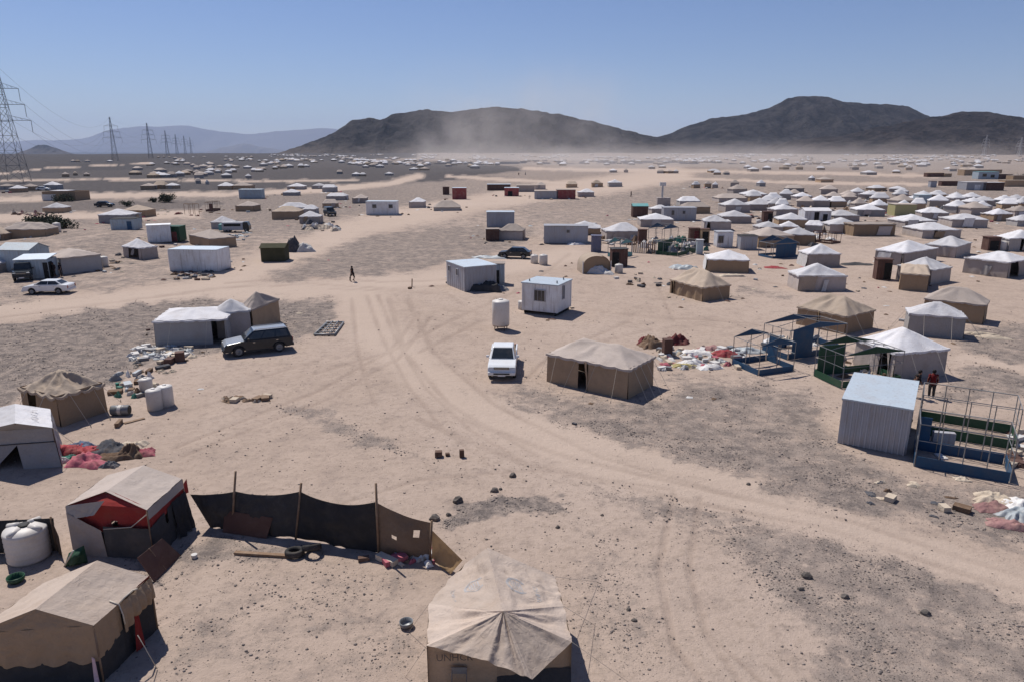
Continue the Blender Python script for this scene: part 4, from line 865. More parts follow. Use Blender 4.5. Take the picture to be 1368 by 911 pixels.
cabinb(1018, 1030, 299, 285, 'maroon latrine at the left end of the packed row', wall='rust', roof='rust', name='latrine', cat='latrine', h=2.3, doors=[(0, .7, .8, 1.9, 'dark')])
cabinb(815, 837, 357, 338, 'dark sheet shack behind the tank and arched brown tent', yaw=5, wall='rust', roof='charcoal', doors=[(0, .2, .9, 1.8, 'dark')], h=2.2)
cabinb(930, 938, 340, 325, 'pale green box cupboard at the right end of the cluttered green frame', wall='bluecabin', roof='white', h=2.0, name='cupboard', cat='cupboard')
cabinb(852, 863, 327, 311, 'maroon door box behind the wooden board fence', wall='rust', roof='rust', name='latrine', cat='latrine', h=2.2)
# ------------------------------------------------------------------ the near tents, shaped one by one
class Near:
    """a thing whose parts are given in world points"""
    def __init__(s, name, label, cat, o, group=None):
        s.o = Vector(o); s.o.z = H(o[0], o[1]); s.r = thing(name, label, cat, s.o, 0, group)
    def patch(s, name, P, m, nu=14, nv=10, sag=.0, wr=.03, fold=0.0, nf=6, seed=0, parent=None, hem=0.0, bulge=0.0, holes=(), topsag=0.0):
        p00, p10, p11, p01 = [Vector(q) for q in P]
        nrm = ((p10 - p00) + (p11 - p01)).cross((p01 - p00) + (p11 - p10)).normalized()
        def fn(u, v):
            q = (p00 * (1 - u) + p10 * u) * (1 - v) + (p01 * (1 - u) + p11 * u) * v
            e = 16 * u * (1 - u) * v * (1 - v); ev = 4 * v * (1 - v); eu = 4 * u * (1 - u)
            tp = min(1, (1 - v) * 6); dd = wr * 2 * (float(fbm(u * 5 + seed, v * 4 + seed * 1.7, 4, seed)) - .47) * min(1, eu * 2) * tp + bulge * e
            dd += wr * .55 * (.5 - abs(2 * float(vnoise(u * 8 + 2 * v + seed, v * 6 + seed, 4)) - 1)) * min(1, eu * 2) * tp
            dd += fold * math.sin(u * nf * 2 * math.pi + seed + 3 * float(vnoise(u * 3 + seed, v * 1.5, 2))) * (1 - .75 * v) * min(1, 3 * eu)
            q = q + nrm * dd; q.z -= sag * e + topsag * eu * v
            if hem and v == 0: q.z += hem * (float(vnoise(u * 9, seed, 5)) - .5)
            return q - s.o
        if not holes: nu, nv = int(nu * 1.5), int(nv * 1.5)
        mb = MB().grid(fn, nu, nv, skip=(lambda i, j: any(a <= (i + .5) / nu <= b and c <= (j + .5) / nv <= d for a, b, c, d in holes)) if holes else None)
        o = mb.build(name, M[m], parent or s.r, smooth=True); return o
    def tube(s, name, pts, r, m, n=6, parent=None):
        return MB().tube([Vector(p) - s.o for p in pts], r, n).build(name, M[m], parent or s.r, smooth=True)
def dn(p, z): return Vector((p.x, p.y, z))
def lerp(a, b, f): return Vector(a) * (1 - f) + Vector(b) * f
# --- big beige tent at the bottom centre
FL, FR, BR = at(570, 862, 1.62), at(764, 857, 1.62), at(742, 770, 1.62); ML, MR = at(573, 806, 1.66), at(753, 809, 1.66); BL = at(622, 752, 1.5)
RF, RB = at(672, 816, 2.5), at(651, 731, 2.5); HA, HB = at(646, 881, 1.82), at(711, 907, 1.62)
n = Near('tent', 'large beige relief tent with faded blue print at the bottom centre of the picture', 'tent', (FL + FR + BR) / 3)
rl = n.patch('roof', (ML, BL, RB, RF), 'sandcloth', 26, 20, .08, .09, seed=3, fold=.012, nf=4)
rr = n.patch('roof', (BR, MR, RF, RB), 'sandcloth', 26, 20, .08, .09, seed=5, fold=.012, nf=4)
n.patch('roof', (BL, BR, RB, RB), 'sandcloth', 12, 8, .03, .03, seed=8)
n.patch('front_canopy', (FL, ML, RF, RF), 'sandcloth', 18, 14, .08, .05, fold=.035, nf=2, seed=11)
n.patch('front_canopy', (MR, FR, RF, RF), 'sandcloth', 18, 14, .08, .05, fold=.04, nf=2, seed=12)
n.patch('entrance_drape', (HA, FL, RF, RF), 'sandcloth', 20, 16, .02, .05, fold=.03, nf=1.3, seed=14)
n.patch('entrance_drape', (HB, HA, RF, RF), 'sandcloth', 20, 16, .02, .05, fold=.07, nf=2.2, seed=15)
n.patch('entrance_drape', (FR, HB, RF, RF), 'sandcloth', 20, 16, .02, .05, fold=.03, nf=1.2, seed=17)
fl, fr, br, bl, ml, mr = (dn(q, .0) for q in (FL, FR, BR, BL, ML, MR))
i_ = Vector((0, .12, 0))
n.patch('wall', (ml, fl, FL, ML), 'tan', 8, 8, 0, .03, seed=21); n.patch('wall', (bl, ml, ML, BL), 'tan', 10, 8, 0, .05, seed=22)
n.patch('wall', (fr, mr, MR, FR), 'tan', 8, 8, 0, .03, seed=23); n.patch('wall', (mr, br, BR, MR), 'tan', 10, 8, 0, .05, seed=24); n.patch('wall', (br, bl, BL, BR), 'tan', 10, 8, 0, .05, seed=25)
mid = lerp(fl, fr, .48) + i_
fw = n.patch('wall', (fl + i_, mid, dn(mid, 1.62), FL + i_), 'tanwall', 12, 10, 0, .03, fold=.015, nf=3, seed=26)
n.patch('wall', (mid, fr + i_, FR + i_, dn(mid, 1.62)), 'tanwall', 12, 10, 0, .03, fold=.02, nf=3, seed=27)
n.patch('ground_flap', (mid - i_ * 2.2, fr - i_ * 2.2, dn(fr, .75) + i_ * .6, dn(mid, .6) + i_ * .6), 'charcoal', 12, 8, 0, .05, seed=28)
cu = bpy.data.curves.new('lettering', 'FONT'); cu.body = 'UNHCR'; cu.size = .27; cu.extrude = .002; cu.resolution_u = 2; cu.align_x = 'CENTER'; cu.materials.append(M['blackprint'])
tmp = bpy.data.objects.new('tmp', cu); COL.objects.link(tmp); lme = bpy.data.meshes.new_from_object(tmp); bpy.data.objects.remove(tmp)
lt = bpy.data.objects.new('lettering', lme); COL.objects.link(lt); lt.parent = fw
lt.location = at(606, 893, 1.12) - n.o + Vector((0, -.02, .0)); lt.location.y = (fl.y + .03) - n.o.y
lt.rotation_euler = (math.pi / 2, 0, math.atan2(fr.y - fl.y, fr.x - fl.x)); lt.scale = (1.05, 1.15, 1)
from mathutils.bvhtree import BVHTree
def emblem(par, px, py, along, rad, txt):      # faded laurel ring with strokes and a line of print, lying on the cloth
    bv = BVHTree.FromPolygons([v.co.copy() for v in par.data.vertices], [list(q.vertices) for q in par.data.polygons])
    cam_ = Vector((0, 0, CH)) - n.o; c0, nn, _, _ = bv.ray_cast(cam_, ray(px, py))
    if c0 is None: return
    nn = nn if nn.z > 0 else -nn; ex = (along - nn * along.dot(nn)).normalized(); ey = nn.cross(ex); mb = MB()
    def P(x, y):
        q, nq, _, _ = bv.find_nearest(c0 + ex * x + ey * y); nq = nq if nq.z > 0 else -nq; return q + nq * .006
    def bar(x0, y0, x1, y1, w_, k=3):
        L = math.hypot(x1 - x0, y1 - y0); sx, sy = -(y1 - y0) / L * w_ / 2, (x1 - x0) / L * w_ / 2
        vs = []
        for i in range(k + 1):
            x, y = x0 + (x1 - x0) * i / k, y0 + (y1 - y0) * i / k; vs += [P(x - sx, y - sy), P(x + sx, y + sy)]
        mb.add(vs, [(2 * i, 2 * i + 1, 2 * i + 3, 2 * i + 2) for i in range(k)])
    for rr_, k0, k1 in ((1, -2.5, 2.5), (.86, -2.4, 2.4)):
        for k in range(18):
            a, b = k0 + (k1 - k0) * k / 18 + math.pi / 2, k0 + (k1 - k0) * (k + 1) / 18 + math.pi / 2; bar(rad * rr_ * math.cos(a), rad * rr_ * math.sin(a), rad * rr_ * math.cos(b), rad * rr_ * math.sin(b), .035, 1)
    for y in (-.5, -.28, -.06, .16, .38): bar(-.55 * rad, y * rad, .55 * rad, (y + .16) * rad, .035)
    cu_ = bpy.data.curves.new('words', 'FONT'); cu_.body = 'UNHCR'; cu_.size = .22; cu_.resolution_u = 2; to = bpy.data.objects.new('words', cu_); COL.objects.link(to)
    wm_ = bpy.data.meshes.new_from_object(to); bpy.data.objects.remove(to)
    for v in wm_.vertices: v.co = P(txt[0] + v.co.x, txt[1] + v.co.y)
    wm_.materials.clear(); wm_.materials.append(M['fadedblue']); inst(wm_, 'lettering', par)
    mb.build('printed_emblem', M['fadedblue'], par)
emblem(rl, 634, 783, RB - RF, .34, (-.5, .62)); emblem(rr, 690, 783, RB - RF, .34, (-.5, -.72))
for a, b in ((FL, (541, 905)), (ML, (545, 845)), (FR, (840, 911)), (MR, (795, 835)), (BR, (800, 777))):
    q = at(*b); n.tube('guy_rope', [a, q], .007, 'rope', 4)
for q in (RF, RB): n.tube('pole', [dn(q, 0), q - Vector((0, 0, .03))], .03, 'wood')
jc = at(613, 902, .75)
jj = Near('metal_chair', 'grey metal folding chair standing against the big beige tent', 'chair', dn(jc, 0) + Vector((0, -.15, 0)))
for q in (-.2, .2):
    for y0, y1 in ((-.2, .2), (.2, -.2)): jj.tube('leg', [jj.o + Vector((q, y0, 0)), jj.o + Vector((q, y1, .46))], .013, 'steel')
    jj.tube('back_post', [jj.o + Vector((q, .2, .46)), jj.o + Vector((q, .3, .9))], .013, 'steel')
MB().box((0, 0, .47), (.44, .42, .03)).build('seat', M['steel'], jj.r); MB().box((0, .285, .8), (.42, .025, .2)).build('backrest', M['steel'], jj.r)

def ridge_house(label, FR, BR, FL, RF, RB, roofm, seed, ov=.0):
    n = Near('tent', label, 'tent', (FR + BR + FL) / 3); BL = FL + (BR - FR)
    n.patch('roof', (FR, BR, RB, RF), roofm, 18, 14, .05, .045, seed=seed); n.patch('roof', (BL, FL, RF, RB), roofm, 18, 14, .05, .045, seed=seed + 1)
    n.patch('gable', (BL, BR, RB, RB), roofm, 8, 6, 0, .02, seed=seed + 2)
    for q in (FR, BR, FL, BL): n.tube('pole', [dn(q, 0), q - Vector((0, 0, .04))], .03, 'wood')
    n.tube('ridge_pole', [RF - Vector((0, 0, .05)), RB - Vector((0, 0, .05))], .03, 'wood')
    return n, BL
# --- bottom left tent
FR, BR, FL, RF, RB = at(125, 835, 1.85), at(200, 770, 1.85), at(-36, 846, 1.85), at(47, 813, 2.42), at(130, 748, 2.42)
n, BL = ridge_house('beige ridge tent at the bottom left corner with dark skirt and rolled up side flap', FR, BR, FL, RF, RB, 'sandcloth', 40)
gz = max(.7, zat(884, FR.y))
gb = n.patch('gable', (dn(FL, gz), dn(FR, gz), FR, FL), 'brownwall', 24, 10, 0, .07, fold=.05, nf=5, seed=43, hem=.12)
n.patch('gable', (FL, FR, RF, RF), 'brownwall', 16, 8, 0, .03, fold=.012, nf=3, seed=44)
n.patch('lower_wall', (dn(FL, 0), dn(FR, 0), dn(FR, gz + .06) + Vector((0, .05, 0)), dn(FL, gz + .06) + Vector((0, .05, 0))), 'charcoal', 14, 6, 0, .05, seed=45)
n.patch('left_wall', (dn(BL, 0), dn(FL, 0), FL, BL), 'tanwall', 12, 8, 0, .05, seed=46); n.patch('back_wall', (dn(BR, 0), dn(BL, 0), BL, BR), 'tanwall', 12, 8, 0, .05, seed=47)
S1 = lerp(FR, BR, .42); out = Vector((.9, -.3, 0)).normalized()
n.patch('side_canvas', (dn(FR, gz), dn(S1, gz + .25), S1, FR), 'brownwall', 14, 10, 0, .04, fold=.02, nf=3, seed=48, hem=.1)
n.patch('lower_wall', (dn(FR, 0), dn(S1, 0), dn(S1, gz + .3), dn(FR, gz + .05)), 'charcoal', 12, 6, 0, .05, seed=49)
n.patch('rolled_flap', (dn(S1, 1.0) + out * .1, dn(BR, 1.25) + out * .12, BR + out * .05, S1 + out * .05), 'brownwall', 18, 10, 0, .05, fold=.07, nf=5, seed=50, hem=.2, bulge=.12)
n.patch('curtain_or_shade', (dn(S1, 0), dn(BR, 0), dn(BR, 1.5), dn(S1, 1.5)), 'black', 10, 8, 0, .06, seed=51, bulge=-.1)  # black sheet that paints the shade inside the open side
n.patch('curtain_or_shade', (dn(lerp(FR, BR, .52), 0.05) + out * .14, dn(lerp(FR, BR, .68), 0.02) + out * .16, dn(lerp(FR, BR, .66), 1.15) + out * .12, dn(lerp(FR, BR, .6), 1.25) + out * .1), 'redtent', 8, 8, 0, .04, seed=52)
n.patch('red_trim', (lerp(BR, FR, .28), BR, BR + Vector((0, 0, .05)), lerp(BR, FR, .22) + Vector((0, 0, .05))), 'redtent', 4, 2, 0, .01)
n.tube('rope_loop', [S1 + Vector((.02, .0, .0)), S1 + out * .16 + Vector((0, .1, .16)), lerp(S1, BR, .3) + out * .18 + Vector((0, 0, .2)), lerp(S1, BR, .5) + out * .1 + Vector((0, 0, .05))], .025, 'rope')
n.tube('rope_loop', [S1 + Vector((-.25, .0, .1)), S1 + out * .05 + Vector((0, -.05, .02)), dn(S1, 1.5) + out * .1, dn(S1, 1.2) + out * .12], .02, 'rope')
n.tube('guy_rope', [at(184, 848, 1.3), at(210, 893, .0)], .012, 'rope', 4)
mb = MB(); c0 = at(55, 829, 1.98) - n.o; ax = (FR - FL).normalized()
for rr_ in (.27, .2):
    mb.tube([c0 + ax * rr_ * math.cos(k * math.pi / 12) + Vector((0, -.03, rr_ * math.sin(k * math.pi / 12))) for k in range(25)], .006, 4)
for k in (-.08, .0, .08): mb.tube([c0 + ax * k + Vector((0, -.03, -.16)), c0 + ax * k * .5 + Vector((0, -.03, .14))], .006, 4)
mb.build('printed_emblem', M['rib'], gb)
MB().prism([(-.07, 0), (.07, 0), (.05, gz + .15), (-.02, gz + .2)], -.01, .01, Matrix.Translation(dn(FR, 0) - n.o + Vector((-.12, -.1, 0)))).build('pink_strip', M['pinkstrip'], n.r)
# --- red and white tent
FR, BR, FL, RF, RB = at(196, 681, 2.0), at(243, 639, 2.0), at(88, 675, 2.0), at(141, 656, 2.4), at(192, 621, 2.4)
n, BL = ridge_house('tent with a white roof over bright red cloth and a dark grey skirt', FR, BR, FL, RF, RB, 'cream', 60)
out = Vector((.92, -.4, 0)).normalized(); fo = Vector((0, -.06, 0)); inn = Vector((.02, .14, 0))
n.patch('eave_band', (dn(FR, 1.62) + out * .04, dn(BR, 1.62) + out * .04, BR + out * .02, FR + out * .02), 'taupe', 14, 4, 0, .02, seed=63)
n.patch('eave_band', (dn(lerp(FL, FR, .35), 1.72) + fo, dn(lerp(FL, FR, .0), 1.45) + fo, FL + fo * .4, lerp(FL, FR, .5) + fo * .4 + Vector((0, 0, .3))), 'grey', 10, 6, 0, .06, seed=64, fold=.03)
n.patch('red_front', (dn(FL, .95) + inn, dn(FR, .95) + inn, FR + inn, FL + inn), 'redtent', 24, 16, 0, .04, seed=65, fold=.01, nf=4, holes=((.5, .58, .28, .42),))
n.patch('red_front', (FL + inn, FR + inn, RF + inn, RF + inn), 'redtent', 14, 8, 0, .03, seed=66)
n.patch('lower_cloth', (dn(lerp(FL, FR, .42), 0) + fo, dn(FR, 0) + fo, dn(FR, 1.25) + fo * .2, dn(lerp(FL, FR, .42), 1.25) + fo * .2), 'charcoal', 18, 10, .3, .05, seed=67, fold=.02, nf=2)
n.patch('lower_cloth', (dn(FL, 0) + fo, dn(lerp(FL, FR, .44), 0) + fo * 1.6, dn(lerp(FL, FR, .4), 1.1) + fo, dn(FL, 1.75) + fo), 'taupe', 16, 10, .1, .05, seed=68, fold=.02, nf=2)
n.patch('red_side', (dn(FR, 1.15) + out * -.02, dn(BR, 1.3) + out * -.02, dn(BR, 1.7), dn(FR, 1.7)), 'redtent', 12, 4, 0, .03, seed=69)
n.patch('side_cloth', (dn(FR, 0) + out * .05, dn(lerp(FR, BR, .62), 0) + out * .1, dn(lerp(FR, BR, .62), 1.45) + out * .03, dn(FR, 1.25) + out * .03), 'charcoal', 14, 10, .1, .06, seed=70, fold=.03, nf=3, holes=((.62, .78, .72, .95),))
n.patch('side_cloth', (dn(lerp(FR, BR, .6), 0) + out * .3, dn(BR, 0) + out * .4, dn(BR, 1.5) + out * .1, dn(lerp(FR, BR, .6), 1.5) + out * .06), 'black', 14, 10, 0, .1, seed=71, fold=.08, nf=3, hem=.2)
n.patch('left_wall', (dn(BL, 0), dn(FL, 0), FL, BL), 'taupe', 12, 8, 0, .06, seed=72); n.patch('back_wall', (dn(BR, 0), dn(BL, 0), BL, BR), 'taupe', 12, 8, 0, .06, seed=73)
n.patch('red_trim', (dn(BR, 1.35) + out * .05, dn(BR, 1.3) + Vector((.1, .2, 0)), BR + Vector((.08, .2, -.1)), dn(BR, 1.8) + out * .05), 'redtent', 6, 6, 0, .04, seed=74)
n.tube('rope', [dn(FR, 1.85) + fo, dn(lerp(FL, FR, .8), 1.35) + fo * 2, dn(lerp(FL, FR, .45), 1.2) + fo * 2], .018, 'rope')
def board(label, P, m, name='board', th=.03):
    P = [Vector(p) for p in P]; o = (P[0] + P[1]) / 2; nr_ = (P[1] - P[0]).cross(P[3] - P[0]).normalized() * th
    r = MB().add([p - o for p in P] + [p - o + nr_ for p in P], [(3, 2, 1, 0), (4, 5, 6, 7), (0, 1, 5, 4), (1, 2, 6, 5), (2, 3, 7, 6), (3, 0, 4, 7)]).build(name, M[m]); r.location = o
    return tag(r, label, 'board')
bd = board('weathered dark board leaning against the side of the red cloth tent', (g(206, 778), g(241, 742), at(216, 719, .95), at(183, 745, .95)), 'rust')
a_, b_ = at(215, 756, .42), at(201, 731, .95); bd2 = MB().tube([g(222, 761) - bd.location + Vector((.02, -.05, .04)), at(199, 732, .97) - bd.location + Vector((.02, -.03, .02))], .02, 4).build('batten', M['wood'], bd)
# --- tent at the left edge
FR, BR, FL, RF, RB = at(70, 571, 1.85), at(67, 546, 1.85), at(-34, 577, 1.85), at(20, 565, 2.45), at(20, 539, 2.45)
n, BL = ridge_house('white ridge tent at the left edge with an open dark doorway beside the clothes', FR, BR, FL, RF, RB, 'white', 80)
n.patch('gable', (FL, FR, RF, RF), 'grey', 14, 8, 0, .03, seed=83); n.patch('front_wall', (dn(FL, 1.1), dn(FR, 1.15), FR, FL), 'grey', 18, 6, 0, .04, seed=84, fold=.015)
fo = Vector((0, -.35, 0))
n.patch('front_wall', (dn(lerp(FL, FR, .60), 0) + fo, dn(FR, 0) + fo + Vector((.35, 0, 0)), dn(FR, 1.2), dn(lerp(FL, FR, .5), 1.15)), 'grey', 14, 8, 0, .05, seed=85, fold=.02, nf=2)
n.patch('front_wall', (dn(FL, 0) + fo, dn(lerp(FL, FR, .22), .05) + fo, dn(lerp(FL, FR, .52), 1.14), dn(FL, 1.1)), 'grey', 14, 8, 0, .05, seed=86, fold=.03, nf=2)
n.patch('side_wall', (dn(FR, 0) + Vector((.35, -.3, 0)), dn(BR, 0) + Vector((.3, 0, 0)), BR, FR), 'grey', 12, 8, 0, .06, seed=87, fold=.03); n.patch('left_wall', (dn(BL, 0), dn(FL, 0), FL, BL), 'grey', 10, 6, 0, .05, seed=88)
n.patch('back_wall', (dn(BR, 0), dn(BL, 0), BL, BR), 'grey', 10, 6, 0, .05, seed=89)
n.tube('eave_rope', [dn(FL, 1.12) + Vector((0, -.04, 0)), dn(lerp(FL, FR, .5), 1.16) + Vector((0, -.06, 0)), dn(FR, 1.17) + Vector((0, -.04, 0))], .02, 'black')
n.tube('guy_rope', [FR, at(110, 600, 0)], .012, 'rope', 4)
em = MB(); up = (RB - BR).normalized()
for k in range(5): em.box((0, 0, 0), (.28, .05, .006), Matrix.Translation(lerp(FR, RB, .45) - n.o + Vector((0, .0, .05)) + (BR - FR) * (.12 * k - .2) + up * .05 * (k % 2)))
em.build('printed_emblem', M['fadedblue'], n.r)
# --- brown pole tent
tent3((34, 557), (82, 571), (152, 553), 494, 'dusty brown tent with one tall peak and deep roof folds beside the plastic tanks', 'tan', 'brownwall', he=1.75, n=30, ridge=.02, ropes=2, ties=4, ramp=.17, sag=1.45, scal=.14, door=(0, .18, .4), flap=False)

# ------------------------------------------------------------------ cloth windbreak fence
FT = [((254, 660), (281, 704)), ((315, 656), (309, 708)), ((401, 656), (396, 720)), ((502, 670), (505, 738)), ((577, 698), (573, 748))]
base = [at(*b) for _, b in FT]; top = []
for (tp, _), b in zip(FT, base):
    d = ray(*tp); t_ = b.y / d.y; top.append(Vector((d.x * t_, b.y, CH + d.z * t_)))
n = Near('cloth_fence', 'black cloth windbreak strung on wooden posts beside the red cloth tent', 'fence', base[2])
for k in range(4):
    n.patch('cloth', (base[k], base[k + 1], top[k + 1], top[k]), 'black' if k < 3 else 'sacking', 20, 12, .0, .09, fold=.03, nf=2, seed=90 + k, bulge=.12, hem=.15, topsag=(.06, .16, .3, .12)[k],
            holes=() if k < 3 else ((.28, .38, .38, .48), (.72, .8, .62, .72)))
for (px, ty), (bx, by), in (((315.5, 628), (310, 708)), ((403, 644), (395, 719)), ((502.5, 644), (506, 739)), ((577, 694), (574, 749))):
    b = at(bx, by); d = ray(px, ty); t_ = (b.y + (.0)) / d.y
    n.tube('post', [b + Vector((0, -.06, -.1)), Vector((d.x * t_, b.y - .06, CH + d.z * t_))], .045, 'wood')
b4, b5 = base[4], at(600, 768); t5 = Vector((at(618, 748, .75).x, at(618, 748, .75).y, .75))
n.patch('cloth', (b4 + Vector((0.1, 0, 0)), b5, t5, top[4] - Vector((0, 0, .3))), 'backlit', 12, 8, 0, .06, seed=99, bulge=-.15, hem=.2)
board('maroon sheet panel leaning against the black cloth windbreak', (g(298, 711), g(356, 719), at(365, 691, .85), at(301, 681, .85)), 'rust')
# panel behind the big tank
a_, b_ = at(-40, 741), at(76, 735)
n = Near('cloth_windbreak', 'dark brown curved cloth screen behind the big white water tank', 'windbreak', (a_ + b_) / 2)
n.patch('cloth', (a_, b_, dn(b_, 1.35) + Vector((.1, 0, 0)), dn(a_, 1.35)), 'black', 16, 8, 0, .06, seed=101, bulge=.2)
n.patch('cloth', (b_, at(84, 745), dn(at(84, 745), .9), dn(b_, 1.35)), 'sacking', 8, 8, 0, .05, seed=102)
for q in (lerp(a_, b_, .4), b_): n.tube('post', [dn(q, 0), dn(q, 1.4)], .04, 'wood')

# ------------------------------------------------------------------ water tanks, drums, tyres, small near things
def tank(px, py, rad, h, label, z0=0.0, n_=20, m='plastic', ribs=0, lid=True):
    p = g(px, py); r = thing('water_tank', label, 'water tank', p + Vector((0, rad * .6, 0)), rnd.random() * 3)
    pr = [(rad * .96, z0)]
    if ribs:
        for k in range(ribs): z = z0 + h * (k + .5) / ribs; dz = h / ribs * .25; pr += [(rad, z - dz), (rad * 1.015, z - dz * .3), (rad * 1.015, z + dz * .3), (rad, z + dz)]
    else: pr += [(rad, z0 + .05), (rad, z0 + h - .06)]
    pr += [(rad * .97, z0 + h), (rad * .55, z0 + h + rad * .14), (rad * .3, z0 + h + rad * .16)]
    MB().lathe(pr, n_).build('body', M[m], r, smooth=True)
    if lid: MB().lathe([(rad * .27, z0 + h + rad * .15), (rad * .27, z0 + h + rad * .25), (rad * .2, z0 + h + rad * .28)], 12).build('lid', M['trim' if ribs else m], r)
    if z0:
        for k in range(4):
            a = k * math.pi / 2 + .4; MB().tube([(rad * .8 * math.cos(a), rad * .8 * math.sin(a), 0), (rad * .8 * math.cos(a), rad * .8 * math.sin(a), z0)], .04, 5).build('leg', M['rust'], r)
        MB().lathe([(rad * .95, z0 - .06), (rad * .95, z0 - .005)], 16).build('platform', M['rust'], r)
    return r
bt = tank(30, 752, .70, 1.18, 'big round white water tank with moulded bosses before the dark screen', ribs=6, n_=32)
for k in range(4):
    a = k * math.pi / 2 + .8; c = Vector((.44 * math.cos(a), .44 * math.sin(a), 1.22)); MB().tube([c + Vector((.24 * math.cos(a), .24 * math.sin(a), -.02)), c - Vector((.2 * math.cos(a), .2 * math.sin(a), -.05))], [.10, .12], 10).build('boss', M['plastic'], bt, smooth=True)
tank(669, 441, .72, 2.0, 'tall white water tank on a low stand behind the white pickup', z0=.42, n_=24)
tank(205, 549, .43, 1.18, 'front white plastic tank of the pair beside the brown pole tent', n_=16)
tank(220, 544, .43, 1.18, 'rear white plastic tank of the pair beside the brown pole tent', n_=16)
tank(194, 527, .38, .9, 'dusty brownish plastic tank behind the pair of white ones', n_=16)
tank(714, 352, .5, 1.05, 'left beige plastic tank of two alone on the sand', n_=14); tank(726, 354, .55, 1.25, 'right taller beige plastic tank of two alone on the sand', n_=14)
tank(827, 366, .5, 1.0, 'white tank by the arched brown tent', n_=14); tank(1341, 335, .6, 1.25, 'white tank before the right edge tent next to the dark box hut', n_=14)
tank(794, 305, .5, .9, 'small white tank beside the long grey container', n_=10); tank(76, 316, .6, 1.5, 'grey white tank at the right end of the long patched tent', n_=12)
tank(698, 414, .42, .75, 'small white tank half hidden at the left of the box kiosk', n_=14)
tank(1014, 303, .55, 1.2, 'white tank left of the maroon latrine', n_=10); tank(138, 358, .5, 1.2, 'white tank at the right end of the grey ridge tent', n_=12)
p = g(160, 556); r = thing('metal_drum', 'dented metal drum lying on its side below the brown pole tent', 'drum', p, .1)
MB().lathe([(.26, -.48), (.28, -.46), (.28, -.18), (.295, -.16), (.28, -.14), (.28, .14), (.295, .16), (.28, .18), (.28, .46), (.26, .48)], 18, Matrix.Translation((0, .2, .28)) @ Matrix.Rotation(math.pi / 2, 4, 'Y')).build('body', M['steel'], r, smooth=True)
for x in (-.485, .485): MB().lathe([(.25, -.01), (.25, .01)], 16, Matrix.Translation((x, .2, .28)) @ Matrix.Rotation(math.pi / 2, 4, 'Y')).build('end_cap', M['trim'], r)
MB().lathe([(.286, -.1), (.286, .08)], 18, Matrix.Translation((0, .2, .28)) @ Matrix.Rotation(math.pi / 2, 4, 'Y')).build('label_band', M['plastic'], r)
def tyre_mesh(mb, R_, w_, M_=None, n_=22):
    pr = [(R_ * .62, -w_ / 2), (R_ * .9, -w_ / 2), (R_ * .98, -w_ * .36), (R_, -w_ * .2), (R_, w_ * .2), (R_ * .98, w_ * .36), (R_ * .9, w_ / 2), (R_ * .62, w_ / 2)]
    vs = []; fs = []; L = len(pr)
    for k in range(n_):
        t_ = 2 * math.pi * k / n_
        for r_, y in pr: vs.append((r_ * math.cos(t_), y, r_ * math.sin(t_)))
    for k in range(n_):
        k2 = (k + 1) % n_
        for i in range(L): fs.append((k * L + i, k * L + (i + 1) % L, k2 * L + (i + 1) % L, k2 * L + i))
    mb.add(vs, fs, M_)
for px, py, tl, z, lb in ((394, 741, 8, .12, 'worn tyre lying flat before the black windbreak'), (417, 739, 28, .27, 'worn tyre tilted on the flat one before the black windbreak')):
    mb = MB(); tyre_mesh(mb, .36, .22, Matrix.Rotation(math.pi / 2 - R(tl), 4, 'X')); o = mb.build('tyre', M['rubber'], smooth=True); o.location = g(px, py) + Vector((0, 0, z)); o.rotation_euler.z = .3 if tl > 10 else 0; tag(o, lb, 'tyre')
def bar(label, a, b, sx, sz, m, name='plank', cat='plank'):
    d = b - a; o = MB().box((d.length / 2, 0, sz / 2), (d.length, sx, sz)).build(name, M[m]); o.location = a; o.rotation_euler = (0, -math.asin(d.z / d.length), math.atan2(d.y, d.x)); return tag(o, label, cat)
bar('thick weathered plank on the ground running to the tyres', g(314, 740), g(388, 744), .16, .1, 'wood')
bar('grey plank lying below the metal drum', g(166, 566), g(193, 559), .22, .06, 'wood'); bar('short wooden block at the end of the grey plank', g(156, 572), g(162, 565), .2, .25, 'wood', 'wood_block', 'block')
def block(px, py, d, label, m='block', name='brick', cat='brick', rz=None):
    o = MB().box((0, 0, d[2] / 2), d).build(name, M[m], bevel=.012); o.location = g(px, py) - Vector((0, 0, .015)); o.rotation_euler.z = rnd.random() * 2 if rz is None else rz; return tag(o, label, cat)
block(486, 748, (.4, .2, .17), 'brown brick on the ground right of the tyres'); 
block(586, 610, (.34, .3, .3), 'pale topped clay block left in a row of three on the sand'); block(598, 609, (.2, .2, .15), 'smallest clay block in a row of three on the sand'); block(617, 611, (.22, .2, .4), 'upright dark clay block at the right of the three on the sand', rz=.2)
block(227, 485, (.7, .5, .4), 'brown carton left of a pair below the white rubbish heap', 'rust', 'box', 'box'); block(241, 482, (.6, .6, .7), 'tall brown carton right of a pair below the white rubbish heap', 'rust', 'box', 'box')
block(891, 474, (.62, .62, 1.25), 'upright dark brown locker box beside the dark rubbish lumps', 'rust', 'box', 'box', rz=.1)
bar('upright dark stake standing alone in the sand', g(551, 384), g(551, 384) + Vector((0.05, 0, .85)), .12, .1, 'wood', 'stake', 'stake')
def pot(px, py, r_, h_, m, label):
    o = MB().lathe([(r_ * .6, 0), (r_ * .95, h_ * .4), (r_, h_), (r_ * .93, h_), (r_ * .85, h_ * .4), (r_ * .5, .03)], 18).build('pot', M[m], smooth=True); o.location = g(px, py); return tag(o, label, 'pot')
pot(543, 838, .22, .2, 'steel', 'dark metal pot alone on the sand left of the big beige tent'); pot(22, 777, .28, .22, 'green', 'dark green basin in front of the big white tank')
